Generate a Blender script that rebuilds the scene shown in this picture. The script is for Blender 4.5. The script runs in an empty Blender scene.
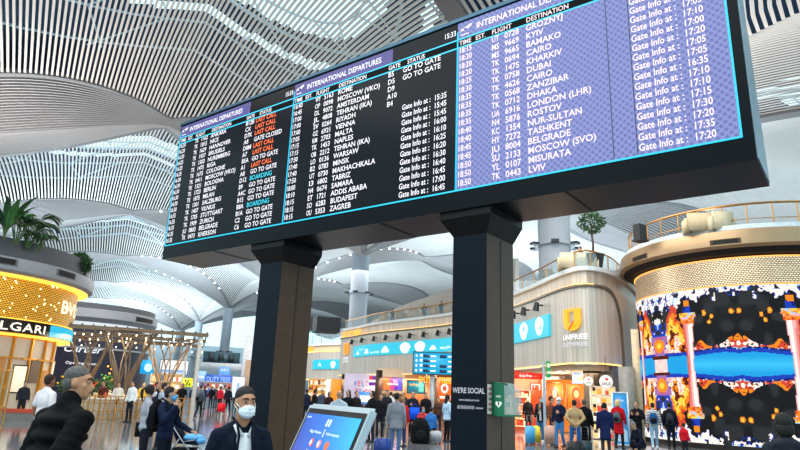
import bpy, bmesh, math, random
import numpy as np
from mathutils import Vector, Matrix
random.seed(7)
PI = math.pi
C = bpy.context.scene.collection
SC = bpy.context.scene
R = math.radians

# ------------------------------------------------------------------ camera
F, PITCH, ROLL, EYE = 615.0, R(15.6), R(2.27), 1.65
fwd = np.array([0, math.cos(PITCH), math.sin(PITCH)])
up0 = np.array([0, -math.sin(PITCH), math.cos(PITCH)])
r0 = np.array([1.0, 0, 0])
cr = r0 * math.cos(ROLL) + up0 * math.sin(ROLL)
cu = up0 * math.cos(ROLL) - r0 * math.sin(ROLL)
CAM = np.array([0, 0, EYE])
cam = bpy.data.cameras.new('camera'); co = bpy.data.objects.new('camera', cam); C.objects.link(co)
cam.sensor_width = 36; cam.lens = F / 800 * 36; cam.clip_end = 600
co.matrix_world = Matrix(((cr[0], cu[0], -fwd[0], 0), (cr[1], cu[1], -fwd[1], 0), (cr[2], cu[2], -fwd[2], EYE), (0, 0, 0, 1)))
SC.camera = co

def ray(x, y): return fwd + cr * (x - 400) / F - cu * (y - 225) / F
def atD(x, y, D):
    d = ray(x, y); return CAM + d * (D / math.hypot(d[0], d[1]))
def atZ(x, y, Z):
    d = ray(x, y); return CAM + d * ((Z - EYE) / d[2])
def px_of(p):
    v = np.array([p[0], p[1], p[2]]) - CAM; z = v @ fwd
    return 400 + F * (v @ cr) / z, 225 - F * (v @ cu) / z
def ground(x, D):
    q = atD(x, 400, D)
    for _ in range(3):                      # the point of the floor plan on the vertical through image column x near the horizon
        q = atD(x, px_of((q[0], q[1], EYE))[1], D)
    return np.array([q[0], q[1], 0.0])

# ------------------------------------------------------------------ materials
def lin(h):
    if not isinstance(h, str): return tuple(h[:3])
    h = h.lstrip('#'); o = []
    for i in (0, 2, 4):
        c = int(h[i:i + 2], 16) / 255
        o.append(c / 12.92 if c <= 0.04045 else ((c + 0.055) / 1.055) ** 2.4)
    return tuple(o)
_mats = {}
def mat(h, rough=0.6, metal=0.0, var=0.12, scale=6.0, bump=0.0, coat=0.0, ior=1.45, trans=0.0, alpha=1.0):
    key = (h, rough, metal, var, scale, bump, coat, ior, trans, alpha)
    if key in _mats: return _mats[key]
    m = bpy.data.materials.new('m_%d' % len(_mats)); m.use_nodes = True
    nt = m.node_tree; b = nt.nodes['Principled BSDF']; c = lin(h)
    b.inputs['Roughness'].default_value = rough; b.inputs['Metallic'].default_value = metal
    b.inputs['IOR'].default_value = ior; b.inputs['Coat Weight'].default_value = coat
    b.inputs['Transmission Weight'].default_value = trans; b.inputs['Alpha'].default_value = alpha
    tc = nt.nodes.new('ShaderNodeTexCoord'); nz = nt.nodes.new('ShaderNodeTexNoise')
    nz.inputs['Scale'].default_value = scale; nz.inputs['Detail'].default_value = 2
    nt.links.new(tc.outputs['Object'], nz.inputs['Vector'])
    rp = nt.nodes.new('ShaderNodeValToRGB')
    rp.color_ramp.elements[0].position = 0.3; rp.color_ramp.elements[1].position = 0.7
    rp.color_ramp.elements[0].color = (*[x * (1 - var) for x in c], 1); rp.color_ramp.elements[1].color = (*[min(1, x * (1 + var)) for x in c], 1)
    nt.links.new(nz.outputs['Fac'], rp.inputs['Fac']); nt.links.new(rp.outputs['Color'], b.inputs['Base Color'])
    if bump:
        bp = nt.nodes.new('ShaderNodeBump'); bp.inputs['Strength'].default_value = bump; bp.inputs['Distance'].default_value = 0.02
        nt.links.new(nz.outputs['Fac'], bp.inputs['Height']); nt.links.new(bp.outputs['Normal'], b.inputs['Normal'])
    _mats[key] = m
    return m
def emis(h, s=1.0):
    key = ('e', h, s)
    if key in _mats: return _mats[key]
    m = bpy.data.materials.new('e_%d' % len(_mats)); m.use_nodes = True
    nt = m.node_tree; b = nt.nodes['Principled BSDF']
    b.inputs['Base Color'].default_value = (*[x * 0.3 for x in lin(h)], 1)
    b.inputs['Emission Color'].default_value = (*lin(h), 1); b.inputs['Emission Strength'].default_value = s
    b.inputs['Roughness'].default_value = 0.4
    _mats[key] = m
    return m
def emis_attr(name, s):
    m = bpy.data.materials.new(name); m.use_nodes = True
    nt = m.node_tree; b = nt.nodes['Principled BSDF']; b.inputs['Base Color'].default_value = (0.003, 0.003, 0.003, 1); b.inputs['Roughness'].default_value = 0.35; b.inputs['IOR'].default_value = 1.15
    a = nt.nodes.new('ShaderNodeAttribute'); a.attribute_name = 'pic'
    nt.links.new(a.outputs['Color'], b.inputs['Emission Color']); b.inputs['Emission Strength'].default_value = s
    return m

# ------------------------------------------------------------------ mesh builder (world coordinates)
class MB:
    def __init__(s): s.v = []; s.f = []; s.mi = []
    def add(s, vs, fs, m=0):
        o = len(s.v); s.v += [tuple(map(float, p)) for p in vs]
        s.f += [tuple(i + o for i in f) for f in fs]; s.mi += [m] * len(fs)
        return s
    def box(s, c, size, rz=0, m=0, axes=None):
        c = np.array(c, float); hx, hy, hz = [x / 2 for x in size]
        if axes is None:
            ax = [np.array([math.cos(rz), math.sin(rz), 0]), np.array([-math.sin(rz), math.cos(rz), 0]), np.array([0, 0, 1.0])]
        else: ax = [np.array(a, float) for a in axes]
        vs = [c + ax[0] * hx * i + ax[1] * hy * j + ax[2] * hz * k for k in (-1, 1) for j in (-1, 1) for i in (-1, 1)]
        return s.add(vs, [(0, 2, 3, 1), (4, 5, 7, 6), (0, 1, 5, 4), (2, 6, 7, 3), (0, 4, 6, 2), (1, 3, 7, 5)], m)
    def hexa(s, bot, top, m=0):
        return s.add(list(bot) + list(top), [(3, 2, 1, 0), (4, 5, 6, 7), (0, 1, 5, 4), (1, 2, 6, 5), (2, 3, 7, 6), (3, 0, 4, 7)], m)
    def tube(s, pts, r, n=8, m=0, cap=True):
        pts = [np.array(p, float) for p in pts]; k = len(pts)
        rs = r if isinstance(r, (list, tuple)) else [r] * k
        t0 = pts[1] - pts[0]; t0 /= np.linalg.norm(t0)
        a = np.cross(t0, [0, 0, 1.0]);
        if np.linalg.norm(a) < 1e-3: a = np.array([1.0, 0, 0])
        a /= np.linalg.norm(a); vs = []; fs = []
        for i in range(k):
            t = pts[min(i + 1, k - 1)] - pts[max(i - 1, 0)]; t /= np.linalg.norm(t) + 1e-12
            a = a - t * (a @ t); a /= np.linalg.norm(a) + 1e-12; b = np.cross(t, a)
            for j in range(n):
                q = 2 * PI * j / n; vs.append(pts[i] + (a * math.cos(q) + b * math.sin(q)) * rs[i])
        for i in range(k - 1):
            for j in range(n):
                j2 = (j + 1) % n; fs.append((i * n + j, i * n + j2, (i + 1) * n + j2, (i + 1) * n + j))
        if cap: fs += [tuple(range(n - 1, -1, -1)), tuple((k - 1) * n + j for j in range(n))]
        return s.add(vs, fs, m)
    def ell(s, c, r, n=12, k=8, m=0, rot=None):
        c = np.array(c, float); r = (r, r, r) if not isinstance(r, (tuple, list)) else r
        vs = []; fs = []
        M = np.eye(3) if rot is None else np.array(rot)
        for i in range(k + 1):
            th = PI * i / k
            for j in range(n):
                ph = 2 * PI * j / n
                p = np.array([r[0] * math.sin(th) * math.cos(ph), r[1] * math.sin(th) * math.sin(ph), r[2] * math.cos(th)])
                vs.append(c + M @ p)
        for i in range(k):
            for j in range(n):
                j2 = (j + 1) % n; a, b, d, e = i * n + j, (i + 1) * n + j, (i + 1) * n + j2, i * n + j2
                if i == 0: fs.append((a, b, d))
                elif i == k - 1: fs.append((a, b, e))
                else: fs.append((a, b, d, e))
        return s.add(vs, fs, m)
    def rcone(s, p, q, r1, r2, n=10, m=0):
        p = np.array(p, float); q = np.array(q, float)
        s.ell(p, r1, n, 6, m); s.ell(q, r2, n, 6, m)
        if np.linalg.norm(q - p) > 1e-4: s.tube([p, q], [r1, r2], n, m)
        return s
    def lathe(s, c, prof, n=32, a0=0, a1=2 * PI, m=0, closed=False):
        full = abs(a1 - a0 - 2 * PI) < 1e-6; k = len(prof); cols = n if full else n + 1; vs = []; fs = []
        for j in range(cols):
            a = a0 + (a1 - a0) * j / n
            for r, z in prof: vs.append((c[0] + r * math.cos(a), c[1] + r * math.sin(a), z))
        for j in range(n):
            j2 = (j + 1) % cols
            for i in range(k if closed else k - 1):
                i2 = (i + 1) % k; fs.append((j * k + i, j2 * k + i, j2 * k + i2, j * k + i2))
        return s.add(vs, fs, m)
    def prism(s, poly, d, m=0):
        """poly: 3-D points of a planar polygon, d: extrusion vector"""
        n = len(poly); d = np.array(d, float); poly = [np.array(p, float) for p in poly]
        vs = poly + [p + d for p in poly]
        fs = [tuple(range(n - 1, -1, -1)), tuple(range(n, 2 * n))] + [(i, (i + 1) % n, n + (i + 1) % n, n + i) for i in range(n)]
        return s.add(vs, fs, m)
    def strip(s, path, s0, s1, z0, z1, o0, o1, m=0, step=0.5, zf=None):
        """curved wall along a Path between arc lengths, from offset o0 (inner) to o1 (outer)"""
        k = max(1, int(math.ceil(abs(s1 - s0) / step))); vs = []; fs = []
        for i in range(k + 1):
            q = s0 + (s1 - s0) * i / k; p, nn = path.at(q)
            za, zb = (z0, z1) if zf is None else zf(q)
            for o, z in ((o0, za), (o1, za), (o1, zb), (o0, zb)): vs.append((p[0] + nn[0] * o, p[1] + nn[1] * o, z))
        for i in range(k):
            a = i * 4; b = a + 4
            for j in range(4): fs.append((a + j, a + (j + 1) % 4, b + (j + 1) % 4, b + j))
        fs += [(3, 2, 1, 0), (k * 4, k * 4 + 1, k * 4 + 2, k * 4 + 3)]
        return s.add(vs, fs, m)
    def mesh(s, name, mats, smooth=False, off=(0, 0, 0)):
        me = bpy.data.meshes.new(name)
        o = np.array(off, float); v = np.array(s.v, float).reshape(-1, 3) - o
        me.from_pydata(v.tolist(), [], s.f); me.update()
        for mm in (mats if isinstance(mats, (list, tuple)) else [mats]): me.materials.append(mm)
        me.polygons.foreach_set('material_index', s.mi)
        bm = bmesh.new(); bm.from_mesh(me); bmesh.ops.recalc_face_normals(bm, faces=bm.faces); bm.to_mesh(me); bm.free()
        if smooth:
            me.polygons.foreach_set('use_smooth', [True] * len(me.polygons))
            if smooth != 'all': me.set_sharp_from_angle(angle=R(40))
        return me
    def build(s, name, mats, parent=None, smooth=False, loc=None):
        if parent is not None: off = rootloc(parent)
        elif loc is not None: off = loc
        else:
            a = np.array(s.v); lo, hi = a.min(0), a.max(0); off = ((lo[0] + hi[0]) / 2, (lo[1] + hi[1]) / 2, lo[2])
        o = bpy.data.objects.new(name, s.mesh(name, mats, smooth, off)); C.objects.link(o)
        if parent is not None: o.parent = parent
        else: o.location = off
        return o
def rootloc(o):
    while o.parent: o = o.parent
    return tuple(o.location)
def tag(o, label=None, cat=None, group=None, kind=None):
    if label: o['label'] = label
    if cat: o['category'] = cat
    if group: o['group'] = group
    if kind: o['kind'] = kind
    return o
def thing(name, label, cat, loc, rz=0, group=None):
    o = bpy.data.objects.new(name, None); C.objects.link(o); o.empty_display_size = 0.1
    o.location = [float(x) for x in loc]; o.rotation_euler = (0, 0, rz)
    return tag(o, label, cat, group)
def struct(o): o['kind'] = 'structure'; return o

class Path:
    def __init__(s, pts):
        s.p = [np.array(q[:2], float) for q in pts]
        s.l = [0]
        for a, b in zip(s.p, s.p[1:]): s.l.append(s.l[-1] + np.linalg.norm(b - a))
        s.len = s.l[-1]; s.X = np.array([q[0] for q in s.p]); s.Y = np.array([q[1] for q in s.p]); s.L = np.array(s.l)
    def xy(s, q): return np.array([np.interp(q, s.L, s.X), np.interp(q, s.L, s.Y)])
    def at(s, q):
        d = s.xy(min(q + 0.15, s.len)) - s.xy(max(q - 0.15, 0)); d /= np.linalg.norm(d) + 1e-9
        e = s.xy(q)
        if q < 0: e = s.p[0] + d * q
        if q > s.len: e = s.p[-1] + d * (q - s.len)
        return e, np.array([d[1], -d[0]])
    def find(s, px):
        best = min(range(0, int(s.len * 20)), key=lambda i: abs(px_of((*s.xy(i / 20), EYE))[0] - px)); return best / 20
def circle_path(c, r, d0, d1, n=120):
    return Path([(c[0] + r * math.cos(R(d0 + (d1 - d0) * i / n)), c[1] + r * math.sin(R(d0 + (d1 - d0) * i / n))) for i in range(n + 1)])
def smooth_pts(pts, n=8):
    P = [np.array(p, float) for p in pts]; P = [2 * P[0] - P[1]] + P + [2 * P[-1] - P[-2]]; o = []
    for i in range(1, len(P) - 2):
        for k in range(n):
            t = k / n; a, b, c, d = P[i - 1:i + 3]
            o.append(0.5 * (2 * b + (c - a) * t + (2 * a - 5 * b + 4 * c - d) * t * t + (3 * b - a - 3 * c + d) * t ** 3))
    o.append(P[-2]); return o

# ------------------------------------------------------------------ lettering: each glyph cached once as triangles
_gl = {}
def _txt(body, shear=0):
    cv = bpy.data.curves.new('t', 'FONT'); cv.body = body; cv.size = 1; cv.resolution_u = 2; cv.shear = shear; cv.offset = .014
    o = bpy.data.objects.new('t', cv); C.objects.link(o); dg = bpy.context.evaluated_depsgraph_get()
    e = o.evaluated_get(dg); me = bpy.data.meshes.new_from_object(e)
    v = [(p.co.x, p.co.y) for p in me.vertices]; f = [tuple(q.vertices) for q in me.polygons]
    bpy.data.objects.remove(o); bpy.data.meshes.remove(me); bpy.data.curves.remove(cv)
    return v, f
def _w(v): return max(p[0] for p in v) - min(p[0] for p in v)
_hh = _w(_txt('HH')[0])
def glyph(ch):
    if ch not in _gl:
        if ch == ' ': _gl[ch] = ([], [], _w(_txt('H H')[0]) - _hh)
        else:
            v, f = _txt(ch); _gl[ch] = (v, f, _w(_txt('H' + ch + 'H')[0]) - _hh)
    return _gl[ch]
def text2d(s, h, width=None, sx=1.0, track=0.0, bold=0.0):
    """flat text: cap height h, optional total width; returns verts, faces, width"""
    k = h / 0.73; x = 0; V = []; Fc = []
    for ch in s:
        v, f, a = glyph(ch); o = len(V)
        V += [((x + p[0]), p[1]) for p in v]; Fc += [tuple(i + o for i in q) for q in f]
        x += a + track
    tot = x - track
    fx = k * sx if width is None else width / tot
    V = [(p[0] * fx, p[1] * k) for p in V]
    return V, Fc, tot * fx
def text_plane(mb, s, org, ax, ay, h, width=None, sx=1.0, track=0.0, m=0, center=False, slant=0.0):
    V, Fc, w = text2d(s, h, width, sx, track); org = np.array(org, float); ax = np.array(ax, float); ay = np.array(ay, float)
    sh = -w / 2 if center else 0
    mb.add([org + ax * (p[0] + sh + slant * p[1]) + ay * p[1] for p in V], Fc, m); return w
def text_path(mb, s, path, s0, z, h, off, width=None, sx=1.0, track=0.0, m=0, center=False, slant=0.0):
    V, Fc, w = text2d(s, h, width, sx, track); sh = -w / 2 if center else 0; vs = []
    for p in V:
        q, nn = path.at(s0 + p[0] + sh + slant * p[1]); vs.append((q[0] + nn[0] * off, q[1] + nn[1] * off, z + p[1]))
    mb.add(vs, Fc, m); return w

for _c in 'ABCDEFGHIJKLMNOPQRSTUVWXYZ0123456789abcdefghiklmnoprstuvwyz.,:()-!/\'+%': glyph(_c)

# ------------------------------------------------------------------ people
def fabric(h): return mat(h, rough=0.85, var=0.25 if max(lin(h)) < .2 else .07, scale=22, bump=0.35, ior=1.22)
def remeshed(mb, vox, it=4):
    me = bpy.data.meshes.new('tmp'); me.from_pydata(mb.v, [], mb.f)
    o = bpy.data.objects.new('tmp', me); C.objects.link(o)
    md = o.modifiers.new('r', 'REMESH'); md.mode = 'VOXEL'; md.voxel_size = vox
    sm = o.modifiers.new('s', 'SMOOTH'); sm.iterations = it; sm.factor = 0.5
    dg = bpy.context.evaluated_depsgraph_get(); m2 = bpy.data.meshes.new_from_object(o.evaluated_get(dg))
    v = [tuple(p.co) for p in m2.vertices]; f = [tuple(q.vertices) for q in m2.polygons]
    bpy.data.objects.remove(o); bpy.data.meshes.remove(me); bpy.data.meshes.remove(m2)
    return v, f
def local_obj(name, mb, mats, parent):
    o = bpy.data.objects.new(name, mb.mesh(name, mats, 'all')); C.objects.link(o); o.parent = parent; return o
def remesh_obj(name, mb, m, parent, vox, it=4, extra=None):
    v, f = remeshed(mb, vox, it); b = MB(); b.add(v, f)
    if extra is not None: b.add(extra.v, extra.f)
    return local_obj(name, b, m, parent)
def rotX(a): c, s = math.cos(a), math.sin(a); return np.array([[1, 0, 0], [0, c, -s], [0, s, c]])
def rotZ(a): c, s = math.cos(a), math.sin(a); return np.array([[c, -s, 0], [s, c, 0], [0, 0, 1]])
def hand(mb, w, d, nrm, side, k=1.0, curl=0.5):
    """palm, four unequal bent fingers and a thumb; w wrist, d pointing direction, nrm palm-facing normal"""
    w = np.array(w, float); d = np.array(d, float); d /= np.linalg.norm(d); nrm = np.array(nrm, float); nrm -= d * (nrm @ d); nrm /= np.linalg.norm(nrm)
    l = np.cross(d, nrm) * side
    b0 = [w + l * x * 0.026 * k + nrm * z * 0.017 * k for x, z in ((-1, -1), (1, -1), (1, 1), (-1, 1))]
    t0 = [w + d * 0.095 * k + l * x * 0.041 * k + nrm * z * 0.012 * k for x, z in ((-1, -1), (1, -1), (1, 1), (-1, 1))]
    mb.hexa(b0, t0)
    for i, L in enumerate((0.066, 0.078, 0.073, 0.056)):
        p = w + d * 0.085 * k + l * (i - 1.5) * 0.021 * k; pts = [p]; a = curl * 0.35
        for s in (0.45, 0.32, 0.23):
            p = p + (d * math.cos(a) + nrm * math.sin(a)) * L * s * k; pts.append(p); a += curl * 0.75
        mb.tube(pts, [0.0098 * k, 0.0092 * k, 0.008 * k, 0.006 * k], 6)
    p = w + d * 0.03 * k - l * 0.024 * k
    mb.tube([p, p + (d * 0.6 - l * 0.75 + nrm * 0.25) * 0.04 * k, p + (d * 0.9 - l * 0.75 + nrm * 0.5) * 0.062 * k, p + (d * 1.2 - l * 0.6 + nrm * 0.75) * 0.075 * k], [0.012 * k, 0.011 * k, 0.009 * k, 0.007 * k], 6)

ARMS = {'down': ((.235, -.03, 1.15), (.25, .05, .91), (0, .25, -1), (-1, 0, 0)),
        'chest': ((.235, .03, 1.15), (.09, .27, 1.20), (-.3, .5, .6), (-.7, -.3, 0)),
        'phone': ((.23, .05, 1.15), (.12, .29, 1.24), (-.1, .5, .8), (-.6, -.6, 0)),
        'behind': ((.29, -.10, 1.18), (.07, -.185, .98), (-1, -.05, -.3), (0, -1, 0)),
        'pocket': ((.28, -.07, 1.17), (.205, .09, .97), (-.2, .5, -1), (-1, 0, 0)),
        'push': ((.235, .08, 1.15), (.19, .36, 1.04), (0, 1, -.15), (0, 0, -1)),
        'pull': ((.25, -.12, 1.17), (.27, -.22, .93), (0, -.25, -1), (-1, 0, 0)),
        'cross': ((.25, .05, 1.17), (-.02, .2, 1.18), (-1, .1, 0), (0, -1, 0)),
        'knee': ((.24, .16, 1.14), (.13, .36, 1.03), (0, .8, -.5), (0, -.3, -1)),
        'up': ((.24, .12, 1.22), (.12, .22, 1.42), (-.2, .2, 1), (-.5, -.5, 0))}
LEGS = {'stand': [((.10, .015, .49), (.105, -.02, .085)), ((-.10, .015, .49), (-.105, -.02, .085))],
        'apart': [((.13, .02, .49), (.17, -.02, .085)), ((-.12, .02, .49), (-.16, -.02, .085))],
        'walk': [((.09, .16, .51), (.09, .27, .10)), ((-.09, .0, .48), (-.09, -.29, .15))],
        'step': [((.09, .09, .50), (.09, .13, .085)), ((-.09, .02, .48), (-.09, -.17, .11))],
        'sit': [((.11, .42, .50), (.11, .45, .085)), ((-.11, .42, .50), (-.12, .43, .085))],
        'crouch': [((.13, .33, .46), (.12, .12, .085)), ((-.13, .36, .40), (-.12, .10, .085))]}
PERSONS = {}
def person(label, x, ytop, D, face, top='#202228', legs='#23262e', shoes='#1a1a1a', hair=('short', '#1c1512'), skin='#b98a6c', mask=None, arms=('down', 'down'),
           stance='stand', lean=0.0, yaw=0.0, pitch=0.0, coat=0.86, open_shirt=None, hood=False, k=None, vox=0.024, z0=0.0, group=None, slim=1.0, stripes=None, beard=None, glasses=False, shoe_h=None, sleeve=None, xy=None, scarf=None, collar=False, puffer=False):
    g = ground(x, D) if xy is None else np.array([*xy, 0.0])
    if k is None:
        zt = atD(x, ytop, math.hypot(g[0], g[1]))[2] - z0
        k = max(1.52, min(1.93, zt)) / 1.765
    near = vox < 0.02
    root = thing('person', label, 'person', (g[0], g[1], z0), -R(face), group)
    PERSONS[label] = (root, k)
    pel = {'sit': (0, 0, .56), 'crouch': (0, 0, .40), 'walk': (0, 0, .93), 'step': (0, 0, .94)}.get(stance, (0, 0, .95))
    RX = rotX(-lean)
    def U(p): return (np.array(pel) + RX @ (np.array(p, float) - np.array((0, 0, .95)))) * k
    hip = np.array(pel) * k
    RH = RX @ rotZ(-R(yaw)) @ rotX(-R(pitch))
    hc0 = np.array((0, .02, 1.635))
    def Hd(p): return (np.array(pel) + RX @ (hc0 - np.array((0, 0, .95)))) * k + (RH @ np.array(p, float)) * k
    def hell(mb, c, r, n=14, kk=10): mb.ell(Hd(c), tuple(q * k for q in r), n, kk, rot=RH)
    sk = mat(skin, rough=0.55, var=0.06, scale=14)
    # --- the body: one continuous surface
    b = MB(); rc = lambda p, q, a, c: b.rcone(p, q, a * k, c * k, 10)
    hell(b, (0, -.012, .028), (.074, .094, .098)); hell(b, (0, .022, -.04), (.058, .066, .078)); hell(b, (0, .06, -.075), (.036, .03, .034), 10, 6)
    b.rcone(Hd((0, .082, .012)), Hd((0, .104, -.026)), .011 * k, .0165 * k, 8)
    b.tube([Hd((-.05, .066, .038)), Hd((0, .082, .04)), Hd((.05, .066, .038))], .011 * k, 6)
    for s in (-1, 1): hell(b, (s * .077, -.008, -.004), (.011, .021, .033), 8, 6); hell(b, (s * .04, .052, -.018), (.024, .026, .022), 8, 6)
    b.tube([Hd((-.022, .083, -.058)), Hd((0, .09, -.056)), Hd((.022, .083, -.058))], .0085 * k, 6)
    rc(U((0, -.012, 1.44)), Hd((0, -.018, -.045)), .062, .054)
    b.ell(U((0, -.005, 1.28)), (.15 * k * slim, .095 * k, .19 * k)); b.ell(U((0, 0, 1.06)), (.135 * k * slim, .09 * k, .14 * k)); b.ell(hip, (.145 * k, .1 * k, .11 * k))
    rc(U((-.15, -.01, 1.39)), U((.15, -.01, 1.39)), .045, .045)
    ex = MB(); hands = []
    for s, nm in ((1, arms[1]), (-1, arms[0])):
        e, w, hd, hn = ARMS[nm]; sx = np.array((s, 1, 1))
        E_, W_ = U(np.array(e) * sx), U(np.array(w) * sx); S_ = U((.172 * s * slim, -.012, 1.39))
        rc(S_, E_, .046, .037); rc(E_, W_, .037, .027)
        dd = RX @ (np.array(hd) * sx); hand(ex, W_ - dd / np.linalg.norm(dd) * .01, dd, RX @ (np.array(hn) * sx), s, k)
        hands.append((S_, E_, W_, dd / np.linalg.norm(dd), s))
    ank = []
    for (kn, an), s in zip(LEGS[stance], (1, -1)):
        Hp = hip + np.array((.085 * s, 0, -.03)) * k; Kn = np.array(kn) * k; An = np.array(an) * k
        if z0 == 0 and stance in ('sit',): pass
        rc(Hp, Kn, .072, .05); rc(Kn, An, .048, .032); rc(An, An + np.array((0, .13, -.045)) * k, .03, .026); ank.append((Hp, Kn, An))
    remesh_obj('body', b, sk, root, vox * .8 if not near else vox, 3, ex)
    # --- face
    eye = MB()
    for s in (-1, 1):
        if near:
            hell(eye, (s * .031, .0765, .012), (.0135, .009, .0058), 10, 6); eye.mi = [0] * len(eye.f)
        else: hell(eye, (s * .031, .077, .012), (.0135, .01, .0085), 8, 5)
    local_obj('eyes', eye, mat('#b9aea4' if near else '#1c1512', rough=0.2, var=0), root)
    if near:
        ir = MB()
        for s in (-1, 1): hell(ir, (s * .031, .083, .012), (.0075, .005, .006), 8, 6)
        local_obj('iris', ir, mat('#20140e', rough=0.15, var=0), root)
    br = MB()
    for s in (-1, 1): br.tube([Hd((s * .013, .0885, .036)), Hd((s * .033, .085, .042)), Hd((s * .054, .07, .034))], [.0055 * k, .006 * k, .003 * k], 6)
    local_obj('eyebrows', br, mat('#15100d' if hair[1] != '#c9c6c0' else '#8c8984', rough=0.9), root)
    if mask:
        mk = MB(); hell(mk, (0, .045, -.052), (.0635, .062, .058), 18, 12); mk.ell(Hd((0, .085, -.03)), (.024 * k, .03 * k, .03 * k), 12, 8, rot=RH)
        nm = MB(); nm.v = mk.v; nm.f = mk.f; nm.mi = mk.mi
        for q in (-.03, -.055, -.08): nm.tube([Hd((-.05, .086, q)), Hd((0, .117 - abs(q + .05) * .3, q - .003)), Hd((.05, .086, q))], .0022 * k, 5)
        for s in (-1, 1): nm.tube([Hd((s * .06, .06, -.03)), Hd((s * .077, .01, .0)), Hd((s * .08, -.015, .015))], .003 * k, 5); nm.tube([Hd((s * .057, .06, -.075)), Hd((s * .076, .012, -.03)), Hd((s * .082, -.02, -.01))], .003 * k, 5)
        local_obj('face_mask', nm, mat(mask, rough=0.8, var=0.04), root)
    else:
        lp = MB(); lp.tube([Hd((-.021, .0885, -.0585)), Hd((0, .0975, -.057)), Hd((.021, .0885, -.0585))], [.003 * k, .0052 * k, .003 * k], 6)
        local_obj('lips', lp, mat('#8f4f46', rough=0.5), root)
    if glasses:
        gl = MB()
        for s in (-1, 1):
            gl.tube([Hd((s * .032 + .021 * math.cos(a), .096, .012 + .016 * math.sin(a))) for a in np.linspace(0, 2 * PI, 11)], .002 * k, 5)
            gl.tube([Hd((s * .053, .094, .016)), Hd((s * .078, .0, .014))], .002 * k, 5)
        local_obj('glasses', gl, mat('#101010', rough=0.3), root)
    # --- hair / head wear
    hs, hcx = hair; hm = mat(hcx, rough=0.75, var=0.3, scale=40, bump=0.5)
    if hs != 'bald':
        h = MB(); hell(h, (0, -.028, .043), (.0815, .094, .094), 16, 12)
        if hs in ('short',): hell(h, (0, -.05, .0), (.078, .062, .07), 12, 8)
        if hs in ('long', 'ponytail', 'bun', 'medium'):
            hell(h, (0, -.03, .035), (.09, .1, .102), 14, 10)
            for s in (-1, 1): hell(h, (s * .068, -.005, -.0), (.024, .05, .075), 10, 8)
        if hs == 'long': hell(h, (0, -.085, -.12), (.1, .048, .18), 12, 10)
        if hs == 'medium': hell(h, (0, -.07, -.04), (.09, .06, .09), 12, 10)
        if hs == 'ponytail': h.tube([Hd((0, -.11, .06)), Hd((0, -.17, .03)), Hd((0, -.175, -.07)), Hd((.01, -.14, -.2))], [.022 * k, .034 * k, .03 * k, .008 * k], 8)
        if hs == 'bun': hell(h, (0, -.12, .08), (.045, .045, .045), 10, 8)
        if hs == 'cropped':
            h = MB(); hell(h, (0, -.022, .060), (.0765, .0905, .0765), 20, 14); hell(h, (0, -.045, .005), (.0755, .062, .065), 14, 10)
        if near: local_obj('hair', h, hm, root)
        else: local_obj('hair', h, hm, root)
    if beard:
        bd = MB(); hell(bd, (0, .026, -.058), (.06, .062, .064), 14, 10); local_obj('beard', bd, mat(beard, rough=0.9, var=.3, scale=40), root)
    if hs == 'cap' or (len(hair) and hs == 'capped'): pass
    if isinstance(hood, str) and hood.startswith('cap:'):
        cp = MB(); hell(cp, (0, -.01, .062), (.086, .104, .078), 16, 10)
        cp.hexa([Hd(p) for p in ((-.06, .07, .055), (.06, .07, .055), (.045, .165, .04), (-.045, .165, .04))], [Hd(p) for p in ((-.06, .07, .063), (.06, .07, .063), (.045, .165, .048), (-.045, .165, .048))])
        local_obj('cap', cp, fabric(hood[4:]), root)
    elif hood == 'up':
        cp = MB(); hell(cp, (0, -.03, .02), (.1, .115, .125), 16, 12); hell(cp, (0, -.05, -.1), (.105, .1, .08), 12, 8)
        local_obj('hood', cp, fabric(top), root)
    # --- top garment
    t = MB(); rt = lambda p, q, a, c: t.rcone(p, q, a * k, c * k, 10)
    T = (1.0 if coat < 0.9 else 0.94)
    t.ell(U((0, -.008, 1.285)), (.188 * k * slim * T, .127 * k * T, .2 * k)); t.ell(U((0, .002, 1.08)), (.17 * k * slim * T, .12 * k * T, .17 * k)); t.ell(U((0, 0, .95)), (.178 * k * T, .128 * k * T, .12 * k))
    for s in (-1, 1): rt(U((s * .035, -.018, 1.45)), U((s * .15 * slim, -.012, 1.393)), .072, .066)
    if not open_shirt: rt(U((0, -.02, 1.44)), U((0, -.016, 1.495)), .08, .066)
    if collar: rt(U((0, -.015, 1.46)), U((0, -.005, 1.515)), .088, .08)
    if puffer:
        for z, r_ in ((1.38, .205), (1.27, .212), (1.16, .21), (1.05, .208), (.94, .208)): t.ell(U((0, -.008, z)), (r_ * k * slim, .158 * k, .062 * k), 18, 8)
    if hood is True: t.ell(U((0, -.085, 1.44)), (.13 * k, .06 * k, .07 * k)); t.ell(U((0, -.10, 1.40)), (.09 * k, .045 * k, .09 * k))
    if scarf: pass
    for S_, E_, W_, dd, s in hands:
        if sleeve == 'short': rt(S_, S_ + (E_ - S_) * .72, .074, .066)
        elif puffer:
            for q in np.linspace(0, 1, 5): t.ell(S_ + (E_ - S_) * q, (.086 * k, .086 * k, .07 * k), 12, 8); t.ell(E_ + (W_ - E_) * q, (.076 * k, .076 * k, .062 * k), 12, 8)
        else: rt(S_, E_, .07, .06); rt(E_, W_ + dd * .012, .06, .046)
    if coat < 0.86 and stance in ('stand', 'apart', 'walk', 'step'):
        zb = coat * k
        for i in range(5):
            q = i / 4; z = .95 * k * (1 - q) + zb * q
            t.ell((0, .0, z), ((.178 + .03 * q) * k, (.13 + .035 * q) * k, .07 * k), 14, 6)
    tm = fabric(top)
    if stripes:
        tm = stripe_mat(*stripes)
    remesh_obj('jacket' if sleeve != 'short' else 'shirt', t, tm, root, vox, 4)
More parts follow.
